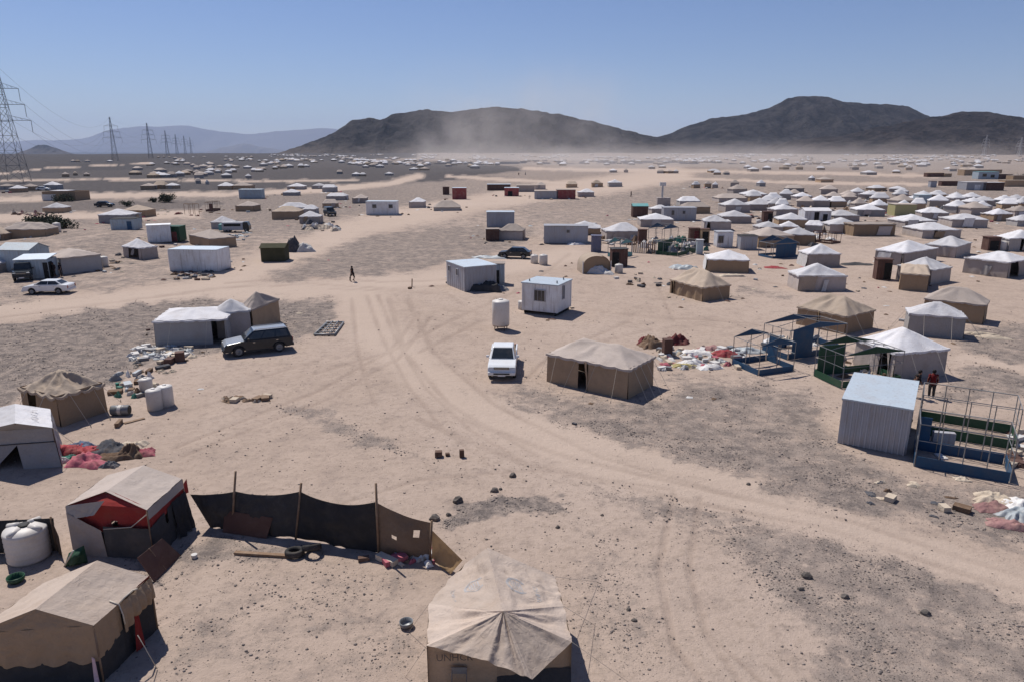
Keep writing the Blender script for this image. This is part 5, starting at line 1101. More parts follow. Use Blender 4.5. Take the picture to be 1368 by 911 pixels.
o = MB().lathe([(.1, 0), (.11, .14), (.02, .15)], 10).build('tin', M['whitecloth']); o.location = g(260, 745); tag(o, 'small shiny white tin on the gravel near the leaning board', 'tin')
n = Near('green_net_bundle', 'dark green bundle of netting at the corner of the red cloth tent', 'bundle', g(104, 748))
n.patch('net', (g(86, 757), g(118, 752), at(112, 728, .75), at(92, 738, .5)), 'green', 10, 8, 0, .14, seed=120, bulge=.3); n.tube('pole', [g(86, 757), at(98, 735, .8)], .03, 'plastic')
# rocks big enough to count
def rock(px, py, s, label, m='stone', seed=0):
    b = bmesh.new(); bmesh.ops.create_icosphere(b, subdivisions=2, radius=1); rs = random.Random(seed + int(px))
    q = [rs.random() * 9 for _ in range(3)]
    for v in b.verts:
        k = .7 + .6 * float(vnoise(v.co.x * 1.4 + q[0], v.co.y * 1.4 + v.co.z * 1.7 + q[1], 2)); v.co = Vector((v.co.x * s[0] * k, v.co.y * s[1] * k, max(-.1, v.co.z) * s[2] * k))
    me_ = bpy.data.meshes.new('rock'); b.to_mesh(me_); b.free(); me_.materials.append(M[m]); o = inst(me_, 'rock', loc=g(px, py)); return tag(o, label, 'rock')
for px, py, s_, lb in ((686, 637, .16, 'small dark rock alone on the track above the stone ring'), (661, 657, .15, 'dark pointed rock at the left of two small rocks near the stone ring'), (669, 655, .09, 'tiny dark rock right of a pointed rock near the stone ring'), (612, 671, .2, 'dark pointed rock just above the stone ring'), (581, 694, .2, 'dark rock at the end of the windbreak'), (599, 689, .1, 'tiny rock between the windbreak end and the stone ring'),
        (1078, 771, .17, 'large black rock in the gravel at the bottom right'), (1070, 787, .1, 'small pale dotted rock left below the large black rock'), (1128, 797, .12, 'black round rock in the gravel right of the large black rock'), (1237, 819, .15, 'low black rock cluster far right in the bottom gravel'), (745, 706, .09, 'small black stone below the stone ring'), (1000, 648, .08, 'small black stone at the edge of the track'), (840, 814, .08, 'small black stone right of the big beige tent'), (847, 828, .08, 'lower small black stone right of the big beige tent'), (804, 690, .07, 'tiny black stone right of the ring')):
    rock(px, py, (s_ * 1.15, s_, s_ * 1.1), lb)
# ------------------------------------------------------------------ steel frame skeletons
def frame(A, B, C, h, label, m, gable=.45, panel=None, skirt=.4, nb=3, seed=0, far=False, post='steel', d_=None, skb=True, name='steel_frame'):
    ctr, yaw, w, d = corners(A, B, C)
    if d_:
        nrm = Vector((-math.sin(yaw), math.cos(yaw), 0)); ctr += nrm * (d_ - d) / 2; d = d_
    r = thing(name, label, 'frame', (ctr.x, ctr.y, H(ctr.x, ctr.y)), yaw); pr = .026 if not far else .045
    cs = [(-w / 2, -d / 2), (w / 2, -d / 2), (w / 2, d / 2), (-w / 2, d / 2)]
    for s in range(4):
        a, b = Vector((*cs[s], 0)), Vector((*cs[(s + 1) % 4], 0)); k_ = nb if s % 2 == 0 else 2
        for k in range(k_): 
            q = lerp(a, b, k / k_); MB().tube([q, q + Vector((0, 0, h))], pr, 4).build('post', M[post], r)
        up = Vector((0, 0, h)); MB().tube([a + up, b + up], pr, 4).build('rail', M[post], r)
        if not far: MB().tube([a + up * .62, b + up * .62], pr * .7, 4).build('rail', M[post], r)
        if skirt and (skb or s != 1):
            dd = (b - a).normalized(); nn = Vector((dd.y, -dd.x, 0)) * .03; a2, b2 = a + dd * .05, b - dd * .05
            MB().add([a2 + nn, b2 + nn, b2 + nn + Vector((0, 0, skirt)), a2 + nn + Vector((0, 0, skirt)), a2, b2, b2 + Vector((0, 0, skirt)), a2 + Vector((0, 0, skirt))], [(0, 1, 2, 3), (5, 4, 7, 6), (3, 2, 6, 7), (0, 4, 5, 1)]).build('skirt_panel', M[m], r)
    if gable:
        for x in (-w / 2, w / 2):
            MB().prism([(-d / 2, h), (d / 2, h), (0, h + gable)], -.02, .02, Matrix.Translation((x, 0, 0)) @ Matrix.Rotation(math.pi / 2, 4, 'Z')).build('gable_panel', M[m], r)
        for x in (-w / 2, 0, w / 2):
            for y in (-d / 2, d / 2): MB().tube([(x, y, h), (x, 0, h + gable)], pr, 4).build('rafter', M['steel'], r)
        MB().tube([(-w / 2, 0, h + gable), (w / 2, 0, h + gable)], pr, 4).build('ridge_bar', M['steel'], r)
    for s, f0, f1, z0, z1 in (panel or []):
        a, b = Vector((*cs[s], 0)), Vector((*cs[(s + 1) % 4], 0)); q0, q1 = lerp(a, b, f0), lerp(a, b, f1); dd = (b - a).normalized(); nn = Vector((dd.y, -dd.x, 0)) * .04
        MB().add([q + o + Vector((0, 0, z)) for o in (nn * .2, nn) for q, z in ((q0, z0), (q1, z0), (q1, z1), (q0, z1))], [(3, 2, 1, 0), (4, 5, 6, 7), (3, 7, 6, 2), (0, 3, 7, 4), (1, 5, 6, 2)]).build('wall_panel', M[m], r)
    return r
fa = frame((1221, 622), (1349, 645), (1361, 606), 2.15, 'dark blue steel frame skeleton without walls beside the zinc shed', 'blue', gable=0, panel=[(2, .84, .995, 0, 1.75)], skirt=.55, nb=4, d_=2.3, post='steel')
frame((1226, 578), (1356, 600), (1368, 575), 2.15, 'green skirted steel frame skeleton standing behind the dark blue one', 'green', gable=0, skirt=.5, nb=4, d_=2.4, panel=[(2, .05, .5, 0, .5)])
frame((978, 487), (1013, 502), (1068, 499), 2.0, 'navy gabled steel frame with a low skirt beside the rag heap', 'blue', gable=.42, panel=[(2, .62, .95, 0, 2.0)], skirt=.42, nb=2)
frame((1018, 470), (1052, 482), (1113, 466), 2.1, 'larger navy gabled steel frame behind with a wall panel at its right end', 'blue', gable=.42, panel=[(1, .05, .4, 0, 2.1)], skirt=.42, nb=3)
frame((1087, 503), (1124, 520), (1184, 505), 2.1, 'green gabled steel frame in front of the wide white roofed tent', 'green', gable=.45, panel=[(3, .5, .95, 0, 2.0)], skirt=.45, nb=3)
frame((812, 343), (828, 345), (836, 341), 1.9, 'small teal gabled frame beside the slate latrine', 'teal', gable=.6, skirt=.5, far=True, nb=2)
frame((866, 321), (884, 323), (897, 319), 1.9, 'teal gabled frame above the wooden board fence', 'blue', gable=.7, skirt=.0, far=True, nb=2)
frame((876, 340), (905, 343), (936, 338), 1.8, 'cluttered green frame with hanging cloths amid the tents', 'green', gable=.0, panel=[(3, .1, .9, 0, 1.7)], skirt=.5, far=True)
frame((1013, 342), (1032, 346), (1056, 342), 2.0, 'blue gabled frame before the tan topped tent', 'blue', gable=.8, panel=[(1, .1, .9, 0, 1.9)], skirt=.3, far=True, nb=2)
frame((1085, 324), (1110, 327), (1171, 325), 1.7, 'low rusty open frame before the long brown tent', 'rust', gable=0, panel=[(0, .35, .42, 0, 1.7)], skirt=.28, far=True, post='rust', d_=2.5)
frame((247, 287), (255, 288), (257, 286), 2.4, 'bare wooden frame stand on the far left sand', 'wood', gable=0, skirt=0, far=True, post='wood', nb=1, name='wooden_frame')
frame((275, 283), (285, 283), (294, 281), 2.2, 'dark timber shelter frame with a low wall on the far left sand', 'rust', gable=0, skirt=.5, far=True, post='wood', panel=[(0, .5, .98, 0, 1.9)], name='wooden_frame')
# things inside the nearest frame
block(1258, 598, (1.0, .3, .9), 'grey white cabinet standing in the dark blue frame', 'cabingrey', 'cabinet', 'cabinet', rz=-.25)
bar('pale plank lying in the sand inside the dark blue frame', g(1252, 606), g(1262, 613), .35, .08, 'whitecloth')
# wooden board fence and palings
p0, p1 = g(843, 338), g(876, 340); rf = thing('board_fence', 'grey wooden board fence in front of the teal gabled frame', 'fence', p0)
for k in range(12):
    q = lerp(p0, p1, k / 12) - p0; MB().box((q.x + .1, q.y, .8 + .05 * math.sin(k * 7)), (.17, .04, 1.6 + .1 * math.sin(k * 7)), None).build('board', M['wood' if k % 3 else 'taupe'], rf)
# ladder like fallen frame on the sand
q = [g(420, 448), g(447, 448), g(459, 432), g(437, 432)]; n = Near('fallen_frame', 'grey metal frame lying flat on the sand before the dark car', 'frame', q[0])
u3 = Vector((0, 0, .12))
for a, b in ((0, 1), (1, 2), (2, 3), (3, 0)): n.tube('bar', [q[a] + u3, q[b] + u3], .09, 'steel')
for k in range(1, 5): n.tube('bar', [lerp(q[0], q[3], k / 5) + u3, lerp(q[1], q[2], k / 5) + u3 * 1.3], .05, 'steel')
for k in (.35, .7): n.tube('bar', [lerp(q[0], q[1], k) + u3, lerp(q[3], q[2], k) + u3 * 2], .045, 'steel')

# ------------------------------------------------------------------ vehicles
def wheel(par, x, y, R_, w_=.22, paint='steel'):
    s = 1 if y > 0 else -1
    mb = MB(); tyre_mesh(mb, R_, w_, Matrix.Translation((x, y, R_)))
    wo = mb.build('wheel', M['rubber'], par, smooth=True)
    MB().lathe([(R_ * .64, -.02), (R_ * .62, .05), (R_ * .5, .02), (R_ * .2, .04), (R_ * .16, .07)], 14, Matrix.Translation((x, y + s * w_ * .28, R_)) @ Matrix.Rotation(-s * math.pi / 2, 4, 'X')).build('rim', M[paint], wo, smooth=True)
def arch(cx, R_, zb, n_=8):
    return [(cx + R_ * math.cos(t_), max(zb, .34 + R_ * math.sin(t_))) for t_ in [math.pi * k / n_ for k in range(n_ + 1)]]
def quad_in(P, du, dv, out=.012):
    a, b, c, d = [Vector(p) for p in P]; nn = (b - a).cross(d - a).normalized() * out
    f = lambda u, v: (a * (1 - u) + b * u) * (1 - v) + (d * (1 - u) + c * u) * v + nn
    return [f(du[0], dv[0]), f(du[1], dv[0]), f(du[1], dv[1]), f(du[0], dv[1])]
def car(label, px, py, yaw, paint, top, gb, gt, W_=.88, gw=(.84, .66), wb=1.4, R_=.36, bed=None, rails=False, name='car', cat='car', zb=.36, lights=(.78, 2.3), nside=2, off=(0, 0), two=False):
    p = g(px, py) + Vector((off[0], off[1], 0)); r = thing(name, label, cat, p, yaw)
    xs0, xs1 = top[0][0], top[-1][0]; wx = wb if isinstance(wb, tuple) else (-wb, wb)
    low = [(xs1 - .03, zb + .05)] + arch(wx[1], R_ * 1.2, zb) + arch(wx[0], R_ * 1.2, zb) + [(xs0 + .03, zb + .08)]
    MB().prism(top + low, -W_, W_).build('body', M[paint], r, bevel=.05, fix=True)
    MB().box((0, 0, zb + .12), ((xs1 - xs0) * .8, W_ * 1.5, .2)).build('underbody', M['dark'], r)
    for x in wx:
        for y in (-W_ + .1, W_ - .1): wheel(r, x, y, R_, paint='steel')
    zb0, zt = gb[2], gt[2]; a = [Vector((gb[0], -gw[0], zb0)), Vector((gb[1], -gw[0], zb0)), Vector((gb[1], gw[0], zb0)), Vector((gb[0], gw[0], zb0))]
    t = [Vector((gt[0], -gw[1], zt)), Vector((gt[1], -gw[1], zt)), Vector((gt[1], gw[1], zt)), Vector((gt[0], gw[1], zt))]
    MB().add(a + t, [(3, 2, 1, 0), (4, 5, 6, 7), (0, 1, 5, 4), (1, 2, 6, 5), (2, 3, 7, 6), (3, 0, 4, 7)]).build('cabin', M[paint], r, bevel=.06)
    mb = MB(); mb.add(quad_in((a[1], a[2], t[2], t[1]), (.06, .94), (.08, .9)), [(0, 1, 2, 3)]); mb.build('windscreen', M['glass'], r)
    mb = MB(); mb.add(quad_in((a[3], a[0], t[0], t[3]), (.1, .9), (.2, .88)), [(0, 1, 2, 3)]); mb.build('rear_window', M['glass'], r)
    for (i0, i1) in ((0, 1), (2, 3)):
        for k in range(nside):
            f0, f1 = .05 + .9 * k / nside + .015, .05 + .9 * (k + 1) / nside - .015
            mb = MB(); mb.add(quad_in((a[i0], a[i1], t[i1], t[i0]), (f0, f1), (.12, .86), .016), [(0, 1, 2, 3)]); mb.build('side_window', M['glass'], r)
    lz, lx = lights
    for s in (-1, 1):
        MB().box((lx, s * (W_ - .22), lz), (.1, .34, .16)).build('headlight', M['lamp'], r, bevel=.03)
        MB().box((xs0 + .01, s * (W_ - .12), lz + .1), (.08, .18, .3)).build('tail_light', M['redbox'], r)
        MB().box((gb[1] - .35, s * (W_ + .1), zb0 + .12), (.12, .2, .15)).build('mirror', M['trim' if paint == 'cardark' else paint], r, bevel=.03)
        for k in range(nside):
            xq = gb[0] + (gb[1] - gb[0]) * (.95 - .48 * k) - .55; MB().box((xq, s * (W_ + .015), zb0 - .14), (.16, .04, .035)).build('door_handle', M['chrome'], r)
    MB().box((lx + .06, 0, lz), (.06, W_ * 1.1, .15)).build('grille', M['trim'], r)
    for k in (-1, 0, 1): MB().box((lx + .095, 0, lz + .045 * k), (.015, W_ * 1.05, .016)).build('grille_bar', M['chrome'], r)
    MB().box((xs1 - .02, 0, zb + .13), (.2, W_ * 1.96, .24)).build('bumper', M[paint], r, bevel=.05); MB().box((xs0 + .02, 0, zb + .16), (.2, W_ * 1.94, .22)).build('bumper', M[paint if name != 'pickup_truck' else 'trim'], r, bevel=.05)
    MB().box((xs1 + .085, 0, zb + .13), (.02, W_ * 1.15, .1)).build('air_intake', M['trim'], r); MB().box((xs1 + .1, 0, zb + .03), (.02, .5, .11)).build('number_plate', M['carwhite'], r)
    if two:  # pale glossy sheets laid over the bonnet and roof
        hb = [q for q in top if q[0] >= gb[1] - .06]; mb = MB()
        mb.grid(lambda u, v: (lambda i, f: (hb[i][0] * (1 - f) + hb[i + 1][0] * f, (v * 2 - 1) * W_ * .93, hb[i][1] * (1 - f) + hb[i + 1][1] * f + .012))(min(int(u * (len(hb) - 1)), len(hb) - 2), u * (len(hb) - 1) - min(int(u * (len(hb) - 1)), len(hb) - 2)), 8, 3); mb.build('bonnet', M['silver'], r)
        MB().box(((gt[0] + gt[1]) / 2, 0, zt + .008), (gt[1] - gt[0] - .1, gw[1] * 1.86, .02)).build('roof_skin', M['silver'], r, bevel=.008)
    if rails:
        for s in (-1, 1): MB().tube([(gt[0] + .1, s * (gw[1] - .06), zt), (gt[0] + .2, s * (gw[1] - .06), zt + .07), (gt[1] - .2, s * (gw[1] - .06), zt + .07), (gt[1] - .1, s * (gw[1] - .06), zt)], .025, 6).build('roof_rail', M['chrome'], r)
    if bed:
        x0, x1, z0, z1 = bed; MB().box(((x0 + x1) / 2, 0, z1 + .004), (x1 - x0 - .14, W_ * 1.78, .01)).build('bed_floor', M['dark'], r)
        for s in (-1, 1): MB().box(((x0 + x1) / 2, s * (W_ - .05), z1 + .03), (x1 - x0 - .02, .1, .06)).build('bed_rail', M[paint], r, bevel=.02)
    return r
pk = car('white double cab pickup facing the camera in the middle of the sand', 672, 507, R(-92), 'carwhite', [(-2.6, .55), (-2.6, 1.08), (-.98, 1.08), (-.9, 1.1), (1.05, 1.12), (2.2, 1.02), (2.42, .9), (2.5, .6)], (-.95, 1.2, 1.1), (-.75, .45, 1.78), W_=.9, gw=(.84, .68), wb=(-1.55, 1.55), R_=.38, bed=(-2.58, -.98, .7, 1.09), name='pickup_truck', cat='pickup', zb=.42, lights=(.88, 2.38), off=(0, 2.0))
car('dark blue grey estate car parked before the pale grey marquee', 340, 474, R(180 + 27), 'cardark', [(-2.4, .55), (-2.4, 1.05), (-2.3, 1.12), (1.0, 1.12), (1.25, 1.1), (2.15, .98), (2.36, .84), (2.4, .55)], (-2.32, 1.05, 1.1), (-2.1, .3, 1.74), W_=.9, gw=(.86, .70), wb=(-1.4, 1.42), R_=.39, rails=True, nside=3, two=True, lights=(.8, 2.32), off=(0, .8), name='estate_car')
sd_ = car('white saloon car parked side on below the small pale cabin', 61, 393, R(180 + 4), 'carwhite', [(-2.25, .5), (-2.28, .85), (-2.15, .98), (-1.3, 1.0), (.95, .98), (2.05, .84), (2.24, .7), (2.27, .45)], (-1.75, 1.15, .97), (-1.05, .35, 1.42), W_=.85, gw=(.78, .6), wb=1.32, R_=.32, lights=(.66, 2.16), off=(0, .7), zb=.28)
car('black four wheel drive facing the camera at the left edge', 18, 378, R(-64), 'cardark', [(-2.1, .6), (-2.15, 1.2), (.7, 1.2), (1.9, 1.14), (2.0, .95), (2.02, .6)], (-2.1, .8, 1.18), (-2.0, .45, 1.95), W_=.88, gw=(.85, .76), wb=1.25, R_=.4, lights=(.95, 1.95), off=(0, 2.0), zb=.45, name='off_road_car')
car('dark off road car between the far cream tents and white peaked tent', 438, 291, R(-60), 'cardark', [(-2.1, .6), (-2.15, 1.2), (.7, 1.2), (1.9, 1.14), (2.0, .95), (2.02, .6)], (-2.1, .8, 1.18), (-2.0, .45, 1.95), W_=.9, gw=(.85, .76), wb=1.25, R_=.4, lights=(.95, 1.95), zb=.45, off=(0, 2), name='off_road_car')
car('dark car with a glossy hump beside the two beige tanks', 688, 346, R(170), 'cardark', [(-2.2, .5), (-2.2, 1.0), (1.0, 1.0), (2.05, .86), (2.2, .5)], (-1.9, 1.15, .98), (-1.2, .4, 1.5), W_=.88, gw=(.8, .62), wb=1.3, R_=.33, lights=(.68, 2.1), zb=.3, off=(0, .8))
car('dark car far off on the grey gravel above the pointed grey tent', 140, 277, R(8), 'cardark', [(-2.2, .5), (-2.2, 1.0), (1.0, 1.0), (2.05, .86), (2.2, .5)], (-1.9, 1.15, .98), (-1.2, .4, 1.5), W_=.88, gw=(.8, .62), wb=1.3, R_=.33, lights=(.68, 2.1), zb=.3)
car('small white car beside the white roofed tent on the far left gravel', 58, 255, R(10), 'carwhite', [(-2.1, .5), (-2.1, .95), (1.0, .95), (2.0, .84), (2.1, .5)], (-1.8, 1.1, .95), (-1.2, .4, 1.45), W_=.85, gw=(.8, .62), wb=1.25, R_=.32, lights=(.66, 2.0), zb=.3)
car('dark red car cut by the right edge beyond the back rows', 1366, 276, R(20), 'cardark', [(-2.2, .5), (-2.2, 1.0), (1.0, 1.0), (2.05, .86), (2.2, .5)], (-1.9, 1.15, .98), (-1.2, .4, 1.5), W_=.88, gw=(.8, .62), wb=1.3, R_=.33, lights=(.68, 2.1), zb=.3)
# lorry beyond the cream roofed tent: grey box body with teal front
p = g(314, 311); lr = thing('lorry', 'parked lorry with a grey body and teal side beyond the cream roofed tent', 'lorry', p, R(6)); lr.scale = (.58, .75, .72)
MB().box((-.3, 0, 1.5), (6.2, 2.2, 1.9)).build('cargo_body', M['cabingrey'], lr, bevel=.05); MB().box((-3.9, 0, 1.25), (1.0, 2.1, 1.5)).build('side_crate', M['teal'], lr, bevel=.05)
MB().prism([(2.9, .6), (2.9, 2.2), (3.2, 2.5), (4.2, 2.5), (4.6, 1.6), (4.7, .6)], -1.05, 1.05).build('cab', M['cardark'], lr, fix=True); MB().box((-.3, -1.11, 1.8), (5.0, .03, .6)).build('dark_panel', M['dark'], lr)
for x in (-2.6, -1.6, 3.6):
    for y in (-.95, .95): wheel(lr, x, y, .5, .3)

# ------------------------------------------------------------------ people
def person(px, py, label, yaw=0, shirt='shirtdark', legs='pants', stride=.12, bend=0.0, armx=.1, hh=1.72, robe=False):
    p = g(px, py); r = thing('person', label, 'person', p, yaw); k = hh / 1.75
    V = []; E = []; Rd = []
    def v(x, y, z, ra, par=None):
        V.append((x * k, y * k, z * k)); Rd.append(ra * k)
        if par is not None: E.append((par, len(V) - 1))
        return len(V) - 1
    pel = v(0, 0, .95, .13); sp1 = v(0, -bend * .3, 1.15, .125, pel); ch = v(0, -bend * .7, 1.36, .145, sp1); nk = v(0, -bend, 1.5, .06, ch); hd = v(0, -bend - .02, 1.6, .085, nk); v(0, -bend - .03, 1.7, .095, hd); 
    v(0, -bend - .1, 1.61, .03, hd)    # nose and face front
    for s in (-1, 1):
        hip = v(.1 * s, 0, .88, .1, pel); kn = v(.11 * s, -stride * s * .6, .5, .062, hip); an = v(.11 * s, -stride * s * .4 + (.12 * stride if s > 0 else .12), .09, .042, kn); v(.12 * s, -stride * s * .4 - .12, .035, .035, an)
        sh = v(.19 * s, -bend * .8, 1.42, .065, ch); el = v((.25 + armx * .3) * s, -bend * .8 + .02, 1.14, .045, sh); wr = v((.24 + armx * .2) * s, -bend * .8 - .12, .9, .033, el); pm = v((.24 + armx * .2) * s, -bend * .8 - .15, .83, .034, wr)
        for f in range(4):
            a = v((.24 + armx * .2) * s + (f - 1.5) * .018, -bend * .8 - .165, .77, .0095, pm); v((.24 + armx * .2) * s + (f - 1.5) * .018, -bend * .8 - .155, .725 + .012 * abs(f - 1.5), .008, a)
        a = v((.215 + armx * .2) * s, -bend * .8 - .19, .82, .011, pm); v((.21 + armx * .2) * s, -bend * .8 - .205, .785, .009, a)
    me_ = bpy.data.meshes.new('body'); me_.from_pydata(V, E, []); o = inst(me_, 'body', r); me_.materials.append(M['skin'])
    sk_ = o.modifiers.new('skin', 'SKIN'); me_.skin_vertices  # radii
    for i, ra in enumerate(Rd): me_.skin_vertices[0].data[i].radius = (ra, ra)
    me_.skin_vertices[0].data[0].use_root = True
    sb = o.modifiers.new('sub', 'SUBSURF'); sb.levels = 1; sb.render_levels = 1
    def tube(name, pts, rr, m, n_=10): MB().tube([Vector(q) * k for q in pts], [q * k for q in rr], n_).build(name, M[m], r, smooth=True)
    tube('shirt', [(0, 0, .86 if not robe else .25), (0, 0, 1.0), (0, -bend * .4, 1.2), (0, -bend * .7, 1.38), (0, -bend * .9, 1.49), (0, -bend, 1.53)], [.19 if not robe else .24, .175, .165, .185, .13, .075], shirt)
    for s in (-1, 1):
        tube('sleeve', [(.14 * s, -bend * .8, 1.46), (.2 * s, -bend * .8, 1.42), (.25 * s, -bend * .8 + .02, 1.16), (.25 * s, -bend * .8 - .06, 1.0)], [.07, .085, .066, .056], shirt, 8)
        if not robe: tube('trouser_leg', [(.09 * s, 0, .95), (.105 * s, -stride * s * .3, .72), (.11 * s, -stride * s * .6, .5), (.11 * s, -stride * s * .4 + .1, .12)], [.125, .11, .085, .07], legs, 8)
    mb = MB(); mb.lathe([(.03, .12), (.085, .1), (.112, .04), (.112, -.03), (.09, -.08)], 10, Matrix.Translation(Vector((0, -bend + .0, 1.66)) * k)); mb.build('hair', M['hair'], r, smooth=True)
    return r
person(471, 377, 'man in dark clothing walking alone across the gravel', R(80), 'shirtdark', 'pants', .35)
person(1243, 531, 'person in a dark red shirt standing beside the wide white roofed tent', R(160), 'shirtred', 'pants', .06, bend=.04)
person(1219, 530, 'person in black bending behind the corner of the zinc shed', R(40), 'shirtdark', 'pants', .15, bend=.22)
person(73, 371, 'left person in black at the door of the small pale cabin', R(0), 'shirtdark', 'pants', .05); person(82, 371, 'right person in black with bent arm outside the small pale cabin', R(-40), 'shirtdark', 'pants', .1)
person(843, 264, 'tiny figure walking far off left of the kiosk group', R(90), 'shirtdark', 'pants', .3); person(693, 235, 'tiny figure in the dust on the far sand', R(0), 'shirtdark', 'pants', .1)
person(702, 235, 'tiny pale figure right of another in the dust', R(0), 'shirtpale', 'pants', .1)

# ------------------------------------------------------------------ pylons and wires
def pylon(px, ytop, Y, label, hgt_=54, m='pylon', r0=.13, n_=9, rz=.25, bw=2.6, diag=False):
    d = ray(px, 199); x = d.x / d.y * Y; zt = zat(ytop, Y); z0 = H(x, Y); hh = zt - z0
    r = thing('pylon', label, 'pylon', (x, Y, z0), rz)
    mb = MB(); lv = []
    for k in range(n_ + 1):
        f = k / n_; f = 1 - (1 - f) ** 1.25; lv.append((hh * f, bw * (1 - f) ** 1.15 + .5))
    cs = ((-1, -1), (1, -1), (1, 1), (-1, 1)) if not diag else ((-1.42, 0), (0, -1.42), (1.42, 0), (0, 1.42))
    for k in range(n_):
        za, wa = lv[k]; zb_, wb_ = lv[k + 1]
        for i in range(4):
            a, b = cs[i], cs[(i + 1) % 4]
            mb.tube([(a[0] * wa, a[1] * wa, za), (a[0] * wb_, a[1] * wb_, zb_)], r0, 4, cap=False)
            mb.tube([(a[0] * wa, a[1] * wa, za), (b[0] * wb_, b[1] * wb_, zb_)], r0 * .6, 3, cap=False); mb.tube([(b[0] * wa, b[1] * wa, za), (a[0] * wb_, a[1] * wb_, zb_)], r0 * .6, 3, cap=False)
            mb.tube([(a[0] * wb_, a[1] * wb_, zb_), (b[0] * wb_, b[1] * wb_, zb_)], r0 * .6, 3, cap=False)
    mb.build('lattice_tower', M[m], r)
    ends = []
    for f, L in ((.80, 7.6), (.665, 9.0), (.53, 10.5)):
        z = hh * f; am = MB()
        for s in (-1, 1):
            for y in (-.6, .6): am.tube([(0, y, z), (s * L, 0, z)], r0 * .8, 4); 
            am.tube([(s * .8, 0, z + 2.4), (s * L, 0, z)], r0 * .7, 4)
            for q in (.3, .5, .7): am.tube([(s * L * q, 0, z), (s * L * (q - .1), 0, z + 2.3 * (1 - q + .1))], r0 * .5, 3)
            MB().tube([(s * L, 0, z), (s * L, 0, z - 5.2)], [r0 * .9, r0 * .9], 5).build('insulator', M[m], r); ends.append(Vector((s * L, 0, z - 5.2)))
        am.build('cross_arm', M[m], r)
    mw = Matrix.Translation((x, Y, z0)) @ Matrix.Rotation(rz, 4, 'Z')
    return [mw @ e for e in ends] + [mw @ Vector((0, 0, hh))]
PY = [pylon(13, 86, 335, 'tall lattice pylon at the left edge of the picture', bw=4.4), pylon(152, 157, 900, 'second nearest lattice pylon standing before the pale mountains', r0=.15), pylon(200, 165, 1130, 'lattice pylon right of the second nearest one', r0=.17), pylon(223, 175, 1560, 'lattice pylon fourth in the receding row', r0=.2), pylon(236, 180, 1900, 'lattice pylon fifth in the receding row', r0=.2), pylon(247, 182, 2150, 'faint lattice pylon sixth in the receding row', r0=.2), pylon(255, 184, 2350, 'faintest lattice pylon at the far end of the row', r0=.2)]
pylon(1316, 181, 1500, 'pale lattice pylon faint against the rounded right hill', m='palepylon', r0=.2); pylon(1363, 184, 1350, 'pale lattice pylon at the right edge against the hill', m='palepylon', r0=.2)
for a_, b_, lb in ((PY[0], PY[1], 'power lines sagging from the nearest pylon to the next'), (PY[1], PY[2], 'power lines between the second and third pylon'), (PY[2], PY[3], 'power lines beyond the third pylon')):
    r = thing('power_line', lb, 'power line', a_[-1])
    for e0, e1 in zip(a_, b_):
        pts = [lerp(e0, e1, t_ / 24) - Vector((0, 0, (e1 - e0).length * .03 * 4 * (t_ / 24) * (1 - t_ / 24))) - a_[-1] for t_ in range(25)]
        MB().tube(pts, .05, 3, cap=False).build('wire', M['pylon'], r)

# ------------------------------------------------------------------ rags, heaps, bushes
def crumple(mb, c, w_, d_, h_, rz, seed, nu=12, nv=10):
    def fn(u, v):
        x, y = u * 2 - 1, v * 2 - 1; a = math.atan2(y, x); e = max(abs(x), abs(y)); k = .6 + .5 * float(vnoise(a * 1.6 + seed, seed * .7, 1)) + .3 * float(vnoise(a * 4.5 + seed, seed * .3, 2))
        q = 1 - e ** 2.5; r1 = 1 - abs(2 * float(vnoise(u * 4 + seed, v * 3.4 + seed, 3)) - 1); r2 = 1 - abs(2 * float(vnoise(u * 8 + 3 * v + seed, v * 7, 4)) - 1); r2 = r2 * .7 + .5 * (1 - abs(2 * float(vnoise(u * 17 + seed, v * 15 + 4 * u, 4)) - 1)); z = h_ * q * (.06 + .7 * r1 * float(vnoise(u * 2.3 + seed, v * 2 + seed, 6)) * 1.7 + .42 * r2)
        s_, c_ = math.sin(rz), math.cos(rz); X, Y = x * w_ / 2 * k, y * d_ / 2 * k
        wx, wy = c.x + X * c_ - Y * s_, c.y + X * s_ + Y * c_
        return (wx, wy, H(wx, wy) + .015 + z)
    mb.grid(fn, nu, nv)
def rag(px, py, w_, d_, h_, m, label, name='cloth', rz=0, cat='cloth'):
    c = g(px, py); mb = MB(); crumple(mb, c, w_, d_, h_, rz, int(px * 3 + py) % 97, 26, 20)
    mb.v = [(v[0] - c.x, v[1] - c.y, v[2] - c.z) for v in mb.v]; o = mb.build(name, M[m], smooth=True); o.location = c; return tag(o, label, cat)
